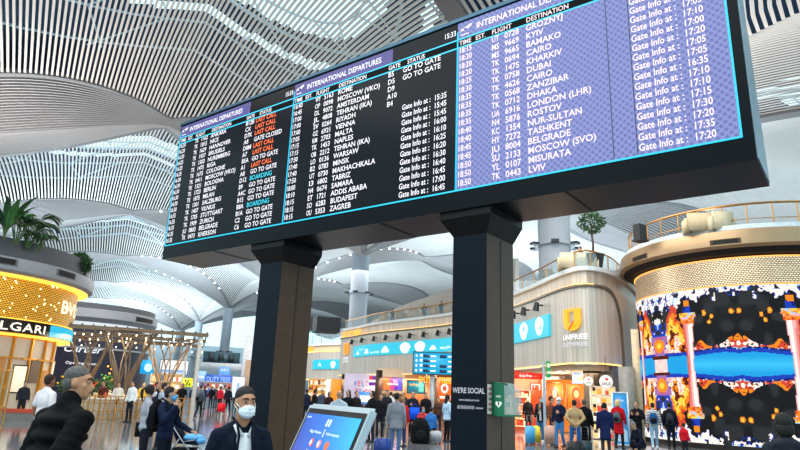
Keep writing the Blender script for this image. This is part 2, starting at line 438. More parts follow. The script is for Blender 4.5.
    if open_shirt:
        sh = MB(); pts = []
        for z, hw, y in ((1.425, .05, .098), (1.38, .06, .118), (1.28, .058, .135), (1.12, .062, .138), (.96, .07, .137)):
            pts.append((hw, y, z))
        vs = []; fs = []
        for hw, y, z in pts:
            for i in range(7):
                q = i / 6 * 2 - 1; vs.append(U((hw * q, y - .022 * q * q, z)))
        for i in range(len(pts) - 1):
            for j in range(6): fs.append((i * 7 + j, i * 7 + j + 1, (i + 1) * 7 + j + 1, (i + 1) * 7 + j))
        n0 = len(vs); vs2 = [p - RX @ np.array((0, .03, 0)) * k for p in vs]
        sh.add(vs + vs2, fs + [tuple(n0 + i for i in f[::-1]) for f in fs])
        for s in (-1, 1): sh.hexa([U((s * .012, .112, 1.405)), U((s * .06, .05, 1.49)), U((s * .075, .03, 1.47)), U((s * .055, .108, 1.40))], [U((s * .014, .124, 1.41)), U((s * .064, .062, 1.498)), U((s * .082, .04, 1.475)), U((s * .062, .12, 1.40))])
        local_obj('shirt', sh, fabric(open_shirt), root)
        cl = MB(); cl.tube([U((-.075, -.03, 1.53)), U((-.06, .075, 1.49)), U((-.05, .12, 1.41)), U((-.062, .142, 1.28)), U((-.066, .145, 1.12)), U((-.078, .145, .95))], .011 * k, 6)
        cl.tube([U((.075, -.03, 1.53)), U((.06, .075, 1.49)), U((.05, .12, 1.41)), U((.062, .142, 1.28)), U((.066, .145, 1.12)), U((.078, .145, .95))], .011 * k, 6)
        local_obj('jacket_edge', cl, tm, root)
    # --- trousers, shoes
    p = MB(); p.ell(hip + np.array((0, 0, -.01)) * k, (.16 * k, .112 * k, .115 * k))
    for Hp, Kn, An in ank:
        p.rcone(Hp, Kn, .092 * k, .066 * k, 10); p.rcone(Kn, An + np.array((0, 0, .02)) * k, .064 * k, .053 * k, 10)
    remesh_obj('trousers', p, fabric(legs), root, vox, 4)
    for Hp, Kn, An in ank:
        s = MB(); zb = max(0.0, An[2] - .085 * k)
        s.hexa([(An[0] + a * k, An[1] + c * k, zb) for a, c in ((-.04, -.07), (.04, -.07), (.048, .17), (-.048, .17))],
               [(An[0] + a * k, An[1] + c * k, zb + h * k) for a, c, h in ((-.035, -.065, .09), (.035, -.065, .09), (.04, .155, .045), (-.04, .155, .045))])
        s.ell((An[0], An[1] - .01, zb + .075 * k), (.043 * k, .06 * k, .035 * k), 10, 6); s.ell((An[0], An[1] + .13 * k, zb + .035 * k), (.046 * k, .055 * k, .03 * k), 10, 6)
        s.ell((An[0], An[1] + .04 * k, zb + .07 * k), (.04 * k, .08 * k, .035 * k), 10, 6)
        local_obj('shoe', s, mat(shoes, rough=0.5), root)
    return root
def stripe_mat(h1, h2, freq):
    m = bpy.data.materials.new('stripes'); m.use_nodes = True; nt = m.node_tree; b = nt.nodes['Principled BSDF']; b.inputs['Roughness'].default_value = 0.85
    tc = nt.nodes.new('ShaderNodeTexCoord'); wv = nt.nodes.new('ShaderNodeTexWave'); wv.bands_direction = 'Z'; wv.inputs['Scale'].default_value = freq; wv.inputs['Distortion'].default_value = 0.3
    nt.links.new(tc.outputs['Object'], wv.inputs['Vector']); rp = nt.nodes.new('ShaderNodeValToRGB'); rp.color_ramp.interpolation = 'CONSTANT'
    rp.color_ramp.elements[0].color = (*lin(h1), 1); rp.color_ramp.elements[1].position = 0.5; rp.color_ramp.elements[1].color = (*lin(h2), 1)
    nt.links.new(wv.outputs['Fac'], rp.inputs['Fac']); nt.links.new(rp.outputs['Color'], b.inputs['Base Color']); return m
def on_person(root, p):
    """a point in a person's own frame -> world"""
    a = root.rotation_euler.z; l = root.location
    return np.array([l.x + p[0] * math.cos(a) - p[1] * math.sin(a), l.y + p[0] * math.sin(a) + p[1] * math.cos(a), l.z + p[2]])
def backpack(label, root, col, h=.46, w=.3, d=.17, z=1.2, yb=-.125, lean=0.0, trim='#15151a'):
    a = root.rotation_euler.z; base = on_person(root, (0, yb - d / 2, z - h / 2)); t = thing('backpack', label, 'backpack', base, a)
    b = MB(); b.ell((0, 0, h * .5), (w / 2, d * .5, h * .52), 16, 12); b.box((0, .01, h * .42), (w * .86, d * .8, h * .74)); v, f = remeshed(b, .02, 5)
    body = MB(); body.add(v, f); local_obj('bag_body', body, fabric(col), t)
    pk = MB(); pk.ell((0, -d * .45, h * .33), (w * .36, d * .28, h * .22), 12, 8); local_obj('front_pocket', pk, fabric(trim), t)
    for s in (-1, 1):
        st = MB(); st.tube([(s * .1, d * .42, h * .93), (s * .105, d * .5 + .06, h * 1.03), (s * .12, d * .5 + .2, h * .92), (s * .14, d * .5 + .245, h * .62), (s * .16, d * .5 + .16, h * .3), (s * .12, d * .4, h * .15)], .016, 6)
        local_obj('strap', st, fabric(trim), t)
    return t
def suitcase(label, x, D, col, h=.62, w=.42, d=.26, rz=0.0, handle=True, xy=None, tilt=0, group=None):
    g = ground(x, D) if xy is None else np.array([*xy, 0]); t = thing('suitcase', label, 'suitcase', g, rz, group)
    b = MB(); z0 = .06; bm = bmesh.new(); bmesh.ops.create_cube(bm, size=1); bmesh.ops.scale(bm, vec=(w, d, h - z0), verts=bm.verts); bmesh.ops.translate(bm, vec=(0, 0, z0 + (h - z0) / 2), verts=bm.verts)
    bmesh.ops.bevel(bm, geom=bm.edges, offset=.045, segments=3, affect='EDGES'); bm.verts.index_update()
    b.add([v.co for v in bm.verts], [[v.index for v in f.verts] for f in bm.faces]); bm.free()
    for i in range(5):
        xx = (i - 2) * w * .17; b.box((xx, -d / 2 - .003, z0 + (h - z0) / 2), (w * .07, .012, (h - z0) * .78)); b.box((xx, d / 2 + .003, z0 + (h - z0) / 2), (w * .07, .012, (h - z0) * .78))
    local_obj('shell', b, mat(col, rough=0.35, var=.08), t)
    for sx in (-1, 1):
        for sy in (-1, 1):
            q = MB(); q.tube([(sx * w * .38 - .012, sy * d * .33, .03), (sx * w * .38 + .012, sy * d * .33, .03)], .03, 10); local_obj('wheel', q, mat('#141414', rough=.6), t)
    if handle:
        q = MB(); q.tube([(-w * .25, d * .3, h - .02), (-w * .25, d * .3, h + .4), (w * .25, d * .3, h + .4), (w * .25, d * .3, h - .02)], .011, 6); local_obj('handle', q, mat('#8d9196', rough=.3, metal=.8), t)
    return t
def Df(x, yf):
    q = atZ(x, yf, 0); return math.hypot(q[0], q[1])
P = person
# near the camera
man_puffer = P('grey-haired man in a black padded jacket walking in front of the cafe', 64, 382, 5.3, 30, top='#060608', legs='#15161b', hair=('cropped', '#55514e'), skin='#b9825f', vox=.013, arms=('down', 'pull'), stance='step', lean=.14, yaw=50, pitch=-6, k=1.02, slim=1.18, collar=True, puffer=True)
man_mask = P('man in white face mask, dark navy jacket and white open-collar shirt', 246, 386.5, 4.9, 152, top='#0e1524', legs='#10141f', hair=('cropped', '#17120f'), skin='#b07c5c', mask='#e9eef2', vox=.012, arms=('chest', 'down'), stance='stand', open_shirt='#e3e1e3', slim=.98, yaw=-8)
P('dark-haired person in a dark grey coat in front of the round video screen', 782, 414, 7.6, 20, top='#23262d', legs='#1a1b20', hair=('medium', '#120e0c'), vox=.018, arms=('down', 'down'), hood=True, k=.93)
P('man in a plain white T-shirt seen from behind near the cafe', 49, 374, 14, 25, top='#d8cfd2', legs='#2a2c35', hair=('short', '#2a1a12'), skin='#8c5a40', sleeve='short', vox=.02)
man_pram = P('man in blue surgical mask and dark blue jacket pushing the pushchair', 171, 386, 11.2, 105, top='#101a33', legs='#0e1220', hair=('short', '#0f0b0a'), mask='#57a8dc', arms=('push', 'up'), stance='step', vox=.016, hood=True, yaw=-28)
woman_grey = P('woman with ponytail in a light grey sweater beside the pushchair man', 151, 384.5, 13.2, 62, top='#9c9ca6', legs='#1a1a22', hair=('ponytail', '#1a1210'), mask='#f0f0f2', arms=('down', 'chest'), vox=.02)
P('person in a pale grey hoodie between the ponytail woman and the man in black T-shirt', 165, 382.5, 19, 80, top='#8d93a0', legs='#22242c', hair=('short', '#1a1412'), hood=True)
P('man in a black T-shirt and black trousers under the yellow sign', 182.5, 381, Df(183, 418), 160, top='#0d0e12', legs='#0f1014', sleeve='short', hair=('short', '#120d0b'), skin='#7a5140')
man_bp = P('man in a grey jacket with a grey backpack walking away in the left aisle', 201, 384.5, Df(198, 418), 12, top='#4b5562', legs='#15171d', hair=('short', '#2a211c'), stance='step')
P('person in a black top and white-soled shoes further down the left aisle', 212, 383, Df(211, 408), 150, top='#15161c', legs='#1b1c24', hair=('long', '#14100e'))
P('person in a bright red jacket far down the left aisle', 221, 386, 52, 20, top='#c21f33', legs='#22242c', hair=('short', '#1b1512'))
man_suit = P('man in a dark navy suit walking away down the left aisle', 229, 384.5, Df(228, 414), 8, top='#151b2c', legs='#11141f', hair=('short', '#14100e'), stance='walk')
for x, yt, D, fc, tp, lab in ((205, 385.5, 58, 10, '#22304c', 'far person in dark blue behind the aisle walkers'), (216.5, 386, 64, 190, '#3a3f4a', 'far person in slate grey deep in the left aisle'),
                              (236, 387, 60, 350, '#2a2d38', 'far person in charcoal beside the white billboard'), (193.5, 385, 46, 30, '#26314a', 'person in navy half hidden behind the white post'),
                              (133, 381, 33, 200, '#e2e2e2', 'person in a white top at the cafe counter'), (119, 382, 36, 170, '#cfc9c2', 'person in a cream top behind the cafe counter'),
                              (157, 382, 30, 100, '#1d1f2a', 'person in black between the cafe and the ponytail woman'), (26, 381, 33, 140, '#23242c', 'person in dark clothes seated under the golden shop'),
                              (104, 381.5, 38, 190, '#5b2c2a', 'person in maroon behind the cafe flowers'), (144, 382.5, 40, 160, '#b99a3a', 'person in mustard behind the cafe railing')):
    P(lab, x, yt, D, fc, top=tp, hair=('short', '#17120f'), legs='#20222a', vox=.03, stance='stand')
# behind the information screen and at the middle shops
P('bald man in a pale blue shirt seen from behind above the information screen', 339.5, 386.5, 17.5, 8, top='#aebccb', legs='#2c3040', hair=('bald', '#000000'), skin='#b48a6e', arms=('pocket', 'pocket'), k=1.0)
man_jacket = P('man in a light grey jacket and jeans seen from behind', 397, 395.5, 18.5, 5, top='#8b8d97', legs='#56759a', hair=('short', '#1a1512'), arms=('down', 'down'), coat=.8, slim=1.08, k=1.0)
P('person in a red coat and blue trousers beside the man in grey', 403, 397, Df(402.5, 447), 30, top='#c01a20', legs='#21335f', hair=('short', '#8d6a48'), coat=.78)
man_bluebag = P('man in a dark overcoat carrying a blue shopping bag', 413, 387.5, 29, 185, top='#171b26', legs='#1c1e28', hair=('short', '#5f5650'), coat=.62, arms=('down', 'chest'), k=1.08)
P('person in black next to the blue shopping bag carrier', 426, 392.5, 31, 170, top='#131318', legs='#17171d', hair=('short', '#14100e'))
P('person in a brown jacket under the orange shop letters', 438.5, 397.5, 32, 190, top='#4a332a', legs='#20222c', hair=('short', '#2a1c14'))
P('person in pale blue and black at the edge of the right pillar', 447.5, 394.5, Df(446, 442), 60, top='#a7c3dd', legs='#15161c', hair=('long', '#14100e'), coat=.84)
P('seated person in a coral red top wearing a blue mask', 423.5, 408.5, 26.5, 175, top='#d2403f', legs='#2a3a66', hair=('medium', '#1a1210'), mask='#66b5dd', stance='sit', k=.95)
P('seated child in a blue striped shirt', 431.5, 407.5, 25.8, 20, top='#2c86d6', legs='#22263a', hair=('short', '#17110e'), stance='sit', stripes=('#2c86d6', '#14427c', 7), k=.95)
for x, yt, D, fc, tp, hr, lab in ((307, 389, 36, 20, '#1b2036', 'short', 'person in navy at the left edge of the middle shops'), (315.5, 389, 30, 60, '#101116', 'short', 'person in a black hooded top facing the lit cabinets'),
                                  (322, 390, 40, 170, '#3a4658', 'short', 'person in steel blue before the golden shop shelves'), (329.5, 391.5, 34, 150, '#2b1c1a', 'medium', 'person in dark brown left of the bald man'),
                                  (348.5, 390, 27, 200, '#0f1014', 'long', 'woman in black with long hair right of the bald man'), (356.5, 391, 30, 150, '#1c1b1f', 'short', 'man in charcoal in front of the welcome letters'),
                                  (372.5, 390.5, 24, 230, '#111318', 'medium', 'woman in black with bare forearms beside the blue-lit counter'), (381, 393.5, 26, 160, '#14151b', 'short', 'person in black behind the blue suitcase'),
                                  (387, 389.5, 33, 190, '#23232b', 'short', 'tall person in dark grey under the purple screen'), (391, 391, 40, 30, '#c9ccd2', 'short', 'person in white in front of the purple screen'),
                                  (364, 389, 42, 170, '#44506a', 'short', 'far person in blue grey under the welcome letters'), (404, 390, 44, 200, '#30333d', 'short', 'far person in slate under the teal screen')):
    P(lab, x, yt, D, fc, top=tp, hair=(hr, '#15100e'), legs='#1b1d26', vox=.028, hood=('hooded' in lab), arms=('down', 'chest') if 'forearm' in lab else ('down', 'down'))
# right group at the duty free entrance
P('grey-haired woman in a black coat beside the defibrillator case', 528, 394.5, Df(527, 433), 30, top='#111116', legs='#14141a', hair=('medium', '#8d8a88'), coat=.6)
P('woman in a black jacket and blue jeans looking at a white phone', 539.5, 400, Df(539, 442), 182, top='#0f1015', legs='#3a6a9c', shoes='#e6e6e6', hair=('long', '#1a100c'), arms=('down', 'phone'), open_shirt='#b9c3cf', k=.93)
P('masked man in dark clothes standing behind the woman with the phone', 541, 393.5, 31, 175, top='#20222b', legs='#1d1f28', hair=('short', '#1a1412'), mask='#8fc0dc')
P('person in a rust brown jacket left of the white-capped man', 551, 396, 28, 100, top='#6d3a26', legs='#1c2436', hair=('short', '#20150f'), arms=('chest', 'down'))
P('man in a white cap, navy jacket and jeans', 559, 397, Df(559, 448), 215, top='#121a30', legs='#3773a8', shoes='#14141a', hair=('short', '#4a4541'), hood='cap:#eceae6', mask='#a8d5e0', arms=('chest', 'down'), stance='step')
P('man in a tan sweater with hands clasped behind his back', 574, 399.5, 22.3, 5, top='#b0946c', legs='#2d5d97', hair=('short', '#1a1310'), arms=('behind', 'behind'), stance='apart', slim=1.1)
P('person in a long black coat right of the tan sweater', 584, 399, 23.0, 20, top='#101014', legs='#14151a', hair=('short', '#4d4a48'), coat=.5, arms=('down', 'down'))
P('woman in a long navy poncho-like coat seen from behind', 604, 402.5, 22.3, 10, top='#17224a', legs='#3a3336', hair=('bun', '#17110f'), coat=.62, slim=1.15)
woman_red = P('blond woman in a bright red coat with a grey backpack', 617.5, 399.3, Df(618, 449), 35, top='#b3121f', legs='#1d1d28', hair=('medium', '#d8b27a'), coat=.58, stance='step')
P('person in a black hooded jacket leaning by the grey wall', 636.5, 401, 27, 215, top='#121216', legs='#17181d', hair=('short', '#14100d'), hood=True, arms=('phone', 'phone'))
P('crouching person in dark blue at the foot of the grey wall', 639.5, 421.5, 23.5, 250, top='#141b2c', legs='#1c1e28', hair=('cropped', '#6a6461'), stance='crouch', lean=.45, arms=('knee', 'knee'), k=1.0)
man_stripe = P('man in a black and white striped top and pale jeans', 652.5, 402, Df(652, 449), 20, top='#dddddd', legs='#8fb0cc', shoes='#e2e2e2', hair=('short', '#14100d'), stripes=('#e4e4e6', '#15161a', 5), stance='walk')
man_dark = P('man in a dark navy jacket walking past the video screen', 669, 402, Df(669, 450), 25, top='#141824', legs='#171a26', hair=('short', '#17120f'), stance='step')
P('child in a bright red jacket behind the dark backpack man', 682, 424, 24, 60, top='#c3162a', legs='#20222c', hair=('short', '#17120f'), k=.66)
# bags and luggage
backpack('grey backpack on the man walking away in the left aisle', man_bp, '#3c444e')
backpack('grey backpack on the red coat', woman_red, '#525a60', h=.42, w=.3)
backpack('blue backpack on the striped-top man', man_stripe, '#1f4c80', w=.33)
backpack('charcoal backpack on the man by the video screen', man_dark, '#30343c')
backpack('black backpack on the man with the pushchair', man_pram, '#0d0f14', w=.36, h=.52)
suitcase('blue suitcase pulled by the man in the light grey jacket', 384.5, 17.6, '#1c3f8f', h=.55, w=.45, rz=.1)
suitcase('silver suitcase in front of the seated child in stripes', 436.5, 24.6, '#a9adb3', h=.46, w=.44, handle=False)
suitcase('dark grey suitcase under the seated person in coral', 423.5, 26.7, '#33363c', h=.46, w=.44, handle=False)
suitcase('brown trunk-like suitcase under the seated child', 431.5, 25.95, '#3a2f2a', h=.46, w=.44, handle=False)
suitcase('cyan suitcase with grey side in front of the woman with the phone', 529.5, 26.5, '#4aa5d8', h=.72, w=.36, rz=.2)
suitcase('yellow suitcase beside the cyan one', 535.5, 27.2, '#e3cf3a', h=.72, w=.3, rz=.2)
suitcase('rose gold suitcase right of the woman with the phone', 549.5, 27.0, '#c79a8c', h=.76, w=.46, rz=.1)
suitcase('black suitcase behind the tan-sweater man', 573, 20.3, '#141518', h=.56, w=.46, rz=.1)
suitcase('black suitcase with teal trim beside the long black coat', 583.5, 21.0, '#12303a', h=.56, w=.42, rz=-.3)
def soft_bag(name, label, cat, x, D, size, col, z0=0.0, rz=0.0, handles=True, xy=None):
    g = ground(x, D) if xy is None else np.array([*xy, 0]); t = thing(name, label, cat, (g[0], g[1], z0), rz); w, d, h = size
    b = MB(); b.hexa([(-w / 2, -d / 2, 0), (w / 2, -d / 2, 0), (w / 2, d / 2, 0), (-w / 2, d / 2, 0)], [(-w * .52, -d * .4, h), (w * .52, -d * .4, h), (w * .52, d * .4, h), (-w * .52, d * .4, h)])
    local_obj('bag_body', b, fabric(col), t)
    if handles:
        for s in (-1, 1):
            q = MB(); q.tube([(-w * .22, s * d * .36, h - .01), (-w * .2, s * d * .2, h + .13), (w * .2, s * d * .2, h + .13), (w * .22, s * d * .36, h - .01)], .009, 6); local_obj('handle', q, fabric(col), t)
    return t
soft_bag('shopping_bag', 'bright blue shopping bag held by the man in the overcoat', 'bag', 415, 28.5, (.42, .18, .5), '#1b53d8', z0=.72)
soft_bag('shopping_bag', 'red shopping bag carried in the left aisle by the man in navy suit', 'bag', 223.5, 41, (.42, .2, .5), '#c81f2c', z0=.35)
g = ground(421, 24.3)
t = thing('travel_bag', 'big black travel bag standing in front of the seated people', 'bag', g, .1)
b = MB(); b.ell((0, 0, .46), (.38, .24, .48), 18, 12); b.box((0, 0, .34), (.68, .4, .66)); v, f = remeshed(b, .03, 6); q = MB(); q.add(v, f); local_obj('bag_body', q, fabric('#0e0f13'), t)
q = MB(); q.tube([(-.15, 0, .9), (-.13, 0, 1.03), (.13, 0, 1.03), (.15, 0, .9)], .018, 6); local_obj('handle', q, fabric('#17181c'), t)
q = MB(); q.ell((0, -.22, .3), (.22, .07, .2), 12, 8); local_obj('front_pocket', q, fabric('#17181c'), t)
# handbag of the ponytail woman
g = on_person(woman_grey, (-.26, .02, .72)); soft_bag('handbag', 'black handbag at the side of the ponytail woman', 'bag', 0, 0, (.3, .14, .26), '#101014', z0=.72, xy=g[:2])
# pushchair
g = ground(193.5, 15.5); a = -R(98)
st = thing('pushchair', 'dark folding pushchair with a pale blue blanket being pushed', 'pushchair', (g[0], g[1], 0), a)
blk = mat('#111318', rough=.5); alu = mat('#8d949c', rough=.35, metal=.7)
fr = MB()
for s in (-1, 1):
    fr.tube([(s * .25, -.42, 1.03), (s * .25, -.2, .75), (s * .26, .1, .42), (s * .27, .42, .16)], .014, 8); fr.tube([(s * .25, -.05, .58), (s * .27, -.34, .15)], .014, 8); fr.tube([(s * .25, .02, .5), (s * .26, .3, .55)], .012, 8)
fr.tube([(-.25, -.42, 1.03), (.25, -.42, 1.03)], .018, 8); fr.tube([(-.27, -.34, .15), (.27, -.34, .15)], .012, 8)
local_obj('frame', fr, alu, st)
se = MB(); se.hexa([(-.22, -.12, .46), (.22, -.12, .46), (.22, .3, .44), (-.22, .3, .44)], [(-.23, -.12, .54), (.23, -.12, .54), (.23, .3, .52), (-.23, .3, .52)])
se.hexa([(-.22, -.14, .5), (.22, -.14, .5), (.22, -.1, .48), (-.22, -.1, .48)], [(-.23, -.42, .98), (.23, -.42, .98), (.23, -.36, 1.0), (-.23, -.36, 1.0)])
local_obj('seat', se, fabric('#141a2c'), st)
cn = MB(); cn.lathe((0, 0), [(.3, 0), (.28, .02)], 4)
cn = MB(); vs = []
for i in range(7):
    an = R(150 - i * 11)
    for j in range(9):
        q = PI * j / 8; vs.append((.25 * math.cos(q), -.3 + .24 * math.sin(q) * math.cos(an), .78 + .24 * math.sin(q) * math.sin(an)))
fs = [(i * 9 + j, i * 9 + j + 1, (i + 1) * 9 + j + 1, (i + 1) * 9 + j) for i in range(6) for j in range(8)]
n0 = len(vs); cn.add(vs + [(p[0] * .95, p[1] * .95 - .012, p[2] * .985) for p in vs], fs + [tuple(n0 + i for i in f[::-1]) for f in fs]); local_obj('canopy', cn, fabric('#1a2238'), st)
bl = MB(); bl.ell((0, .16, .58), (.21, .24, .09), 14, 8); bl.ell((0, .34, .52), (.19, .09, .08), 12, 8); local_obj('blanket', bl, fabric('#5fa3d6'), st)
bk = MB(); bk.hexa([(-.2, -.25, .2), (.2, -.25, .2), (.2, .15, .2), (-.2, .15, .2)], [(-.22, -.28, .36), (.22, -.28, .36), (.22, .18, .36), (-.22, .18, .36)]); local_obj('basket', bk, fabric('#15161b'), st)
for s in (-1, 1):
    for y, r in ((-.34, .14), (.44, .1)):
        wv = MB()
        wv.tube([(s * .29 + .03 * q, y, r) for q in (-1, 1)], r, 18); wl = local_obj('wheel', wv, blk, st)
        hb = MB(); hb.tube([(s * .29 + .036 * q, y, r) for q in (-1, 1)], r * .5, 12); local_obj('hub', hb, alu, wl)

# ------------------------------------------------------------------ floor
def floor_mat():
    m = bpy.data.materials.new('floor_tiles'); m.use_nodes = True; nt = m.node_tree; b = nt.nodes['Principled BSDF']
    tc = nt.nodes.new('ShaderNodeTexCoord'); mp = nt.nodes.new('ShaderNodeMapping'); mp.inputs['Rotation'].default_value = (0, 0, R(27)); nt.links.new(tc.outputs['Object'], mp.inputs['Vector'])
    bk = nt.nodes.new('ShaderNodeTexBrick'); bk.offset = 0; bk.inputs['Scale'].default_value = 1; bk.inputs['Brick Width'].default_value = 1.2; bk.inputs['Row Height'].default_value = 1.2; bk.inputs['Mortar Size'].default_value = .008
    bk.inputs['Color1'].default_value = (*lin('#757b83'), 1); bk.inputs['Color2'].default_value = (*lin('#6c727a'), 1); bk.inputs['Mortar'].default_value = (*lin('#5d6066'), 1)
    nt.links.new(mp.outputs['Vector'], bk.inputs['Vector']); nz = nt.nodes.new('ShaderNodeTexNoise'); nz.inputs['Scale'].default_value = 1.5; nz.inputs['Detail'].default_value = 5
    nt.links.new(mp.outputs['Vector'], nz.inputs['Vector']); mx = nt.nodes.new('ShaderNodeMix'); mx.data_type = 'RGBA'; mx.blend_type = 'MULTIPLY'; mx.inputs['Factor'].default_value = .35
    nt.links.new(bk.outputs['Color'], mx.inputs['A']); nt.links.new(nz.outputs['Color'], mx.inputs['B']); nt.links.new(mx.outputs['Result'], b.inputs['Base Color'])
    b.inputs['Roughness'].default_value = .09; b.inputs['IOR'].default_value = 1.7; return m
b = MB(); b.box((0, 70, -.1), (240, 260, .2)); struct(b.build('floor', floor_mat()))

# ------------------------------------------------------------------ ceiling: slatted vaults between skewed arches
ZC, ZT = 16.2, 21.0
AX = np.array((-.4665, .8845)); TR = np.array((.8845, .4665))
cols = [np.array(q, float) for q in ((10.33, 39.7), (-4.15, 66.25), (-18.1, 92.2), (-32.1, 118.1), (-45.9, 144.7), (-58.1, 168))]
tipL = [np.array(q, float) for q in ((-3.2, 17.8), (-18.3, 43.5), (-31.6, 69.2), (-43.6, 95.3), (-55.9, 121), (-68.4, 145.2))]
tipR = [c + AX * -14.0 + TR * 17.2 for c in cols]
colL = [t - TR * 21.0 for t in tipL]; colR = [t + TR * 21 for t in tipR]
def arch(i, v):
    if v >= 0: return cols[i] + (tipR[i] - cols[i]) * v if v <= 1 else tipR[i] + TR * 21.0 * (v - 1)
    v = -v; return cols[i] + (tipL[i] - cols[i]) * v if v <= 1 else tipL[i] + (colL[i] - tipL[i]) * (v - 1)
def za(v):
    if v < -1: return ZT - 7.2 * (-v - 1) ** 1.1
    return ZC + (ZT - ZC) * abs(math.sin(PI * v / 2)) ** .9
def rise(v): return 1.3 + 2.2 * (1 - abs(math.sin(PI * v / 2))) if v > -1 else 1.3
def hw(v): u = abs(v) if abs(v) <= 1 else abs(2 - abs(v)); return (.55 + 6.6 * max(0, math.sin(PI * min(1, max(0, u)))) ** .9) / 29.0
def bay(i, v, w):
    p = arch(i, v) * (1 - w) + arch(i + 1, v) * w; return np.array((p[0], p[1], za(v) + rise(v) * math.sin(PI * w) ** .8 if 0 < w < 1 else za(v)))
def front(v, w):                                # the vault on the near side of the first arch
    p = cols[0] + ((tipR[0] - cols[0]) * v if v > 0 else (tipL[0] - cols[0]) * -v) - AX * 29 * w; return np.array((p[0], p[1], za(v) + rise(v) * math.sin(PI * w) ** .8 if w > 0 else za(v)))
slat = mat('#c6c3bf', rough=.55, var=.04, scale=.3); band_m = mat('#6f6e70', rough=.5, var=.05, scale=.4); panel_m = mat('#928f8f', rough=.6, var=.05, scale=.3)
steel_w = mat('#c9e6f2', rough=.4, var=.03, scale=.5); deck_m = mat('#123a5a', rough=.8, var=.2, scale=.2)
def blade(mb, pts, wdt, dep):
    """a slat: a thin upright box swept along pts, width across, depth upward"""
    k = len(pts); vs = []; fs = []
    for j in range(k):
        d = pts[min(j + 1, k - 1)] - pts[max(j - 1, 0)]; n = np.array((d[1], -d[0], 0)); n /= np.linalg.norm(n) + 1e-9
        for a, z in ((-1, 0), (1, 0), (1, dep), (-1, dep)): vs.append(pts[j] + n * a * wdt / 2 + np.array((0, 0, z)))
    for j in range(k - 1):
        for q in range(4): fs.append((j * 4 + q, j * 4 + (q + 1) % 4, j * 4 + 4 + (q + 1) % 4, j * 4 + 4 + q))
    fs += [(3, 2, 1, 0), (k * 4 - 4, k * 4 - 3, k * 4 - 2, k * 4 - 1)]; mb.add(vs, fs)
SKY = [(-1.0, .30), (.95, .40), (2.7, .4)]
def in_sky(i, v, w):
    k = 1.0 if i < 1 else 1.25
    for vc, wc in SKY:
        e = ((v - vc) / (.40 if vc < 0 else .52)) ** 2 + ((w - wc) / (.24 if vc < 0 else .27)) ** 2
        if .30 * k < e < k or 1.75 < e < 2.05: return True
    return False
for i in range(5):
    mb = MB(); pitch = .30 if i < 2 else .36
    for side, vmax in ((-1, 1.95), (1, 3.3)):
        n = int(vmax * 26 / pitch * .9)
        for j in range(n):
            v = side * (j + .5) / n * vmax; w0, w1 = hw(v) if i else .02, 1 - hw(v)
            if w1 - w0 < .05: continue
            blade(mb, [bay(i, v, w0 + (w1 - w0) * q / 14) for q in range(15)], pitch * .42, .12)
    struct(mb.build('ceiling', slat))
    # roof deck over the slats, open at the oval skylights
    mb = MB(); NV, NW = 260, 72; V = {}
    for a in range(NV + 1):
        for c in range(NW + 1):
            v = -2 + 5.4 * a / NV; w = c / NW; p = bay(i, v, w); V[a, c] = len(mb.v); mb.v.append((p[0], p[1], max(p[2], za(v)) + 2.6))
    for a in range(NV):
        for c in range(NW):
            if not in_sky(i, -2 + 5.4 * (a + .5) / NV, (c + .5) / NW): mb.f.append((V[a, c], V[a + 1, c], V[a + 1, c + 1], V[a, c + 1])); mb.mi.append(0)
    struct(mb.build('roof', deck_m))
    # white space frame and skylight rims
    if i < 4:
        mb = MB(); rr = .075 if i < 2 else .12
        for vc, wc in SKY:
            for e, up in ((1.0, 2.4), (.72, 2.3), (1.35, 1.8), (1.7, 1.3)):
                mb.tube([bay(i, max(-1.99, min(3.3, vc + .46 * e * math.cos(a))), max(.03, min(.97, wc + .25 * e * math.sin(a)))) + np.array((0, 0, up)) for a in np.linspace(0, 2 * PI, 41)], rr * (1.6 if e == 1 else 1), 5)
            for q in range(18):
                a = 2 * PI * q / 18; sk_ = 1 if q % 2 else -1
                mb.tube([bay(i, max(-1.99, min(3.3, vc + .46 * e * math.cos(a + o))), max(.03, min(.97, wc + .25 * e * math.sin(a + o)))) + np.array((0, 0, up)) for e, up, o in ((.72, 2.3, 0), (1.0, 2.4, sk_ * .17), (1.35, 1.8, 0), (1.75, 1.2, sk_ * .2))], rr * .8, 5)
        struct(mb.build('trim_space_frame', steel_w))
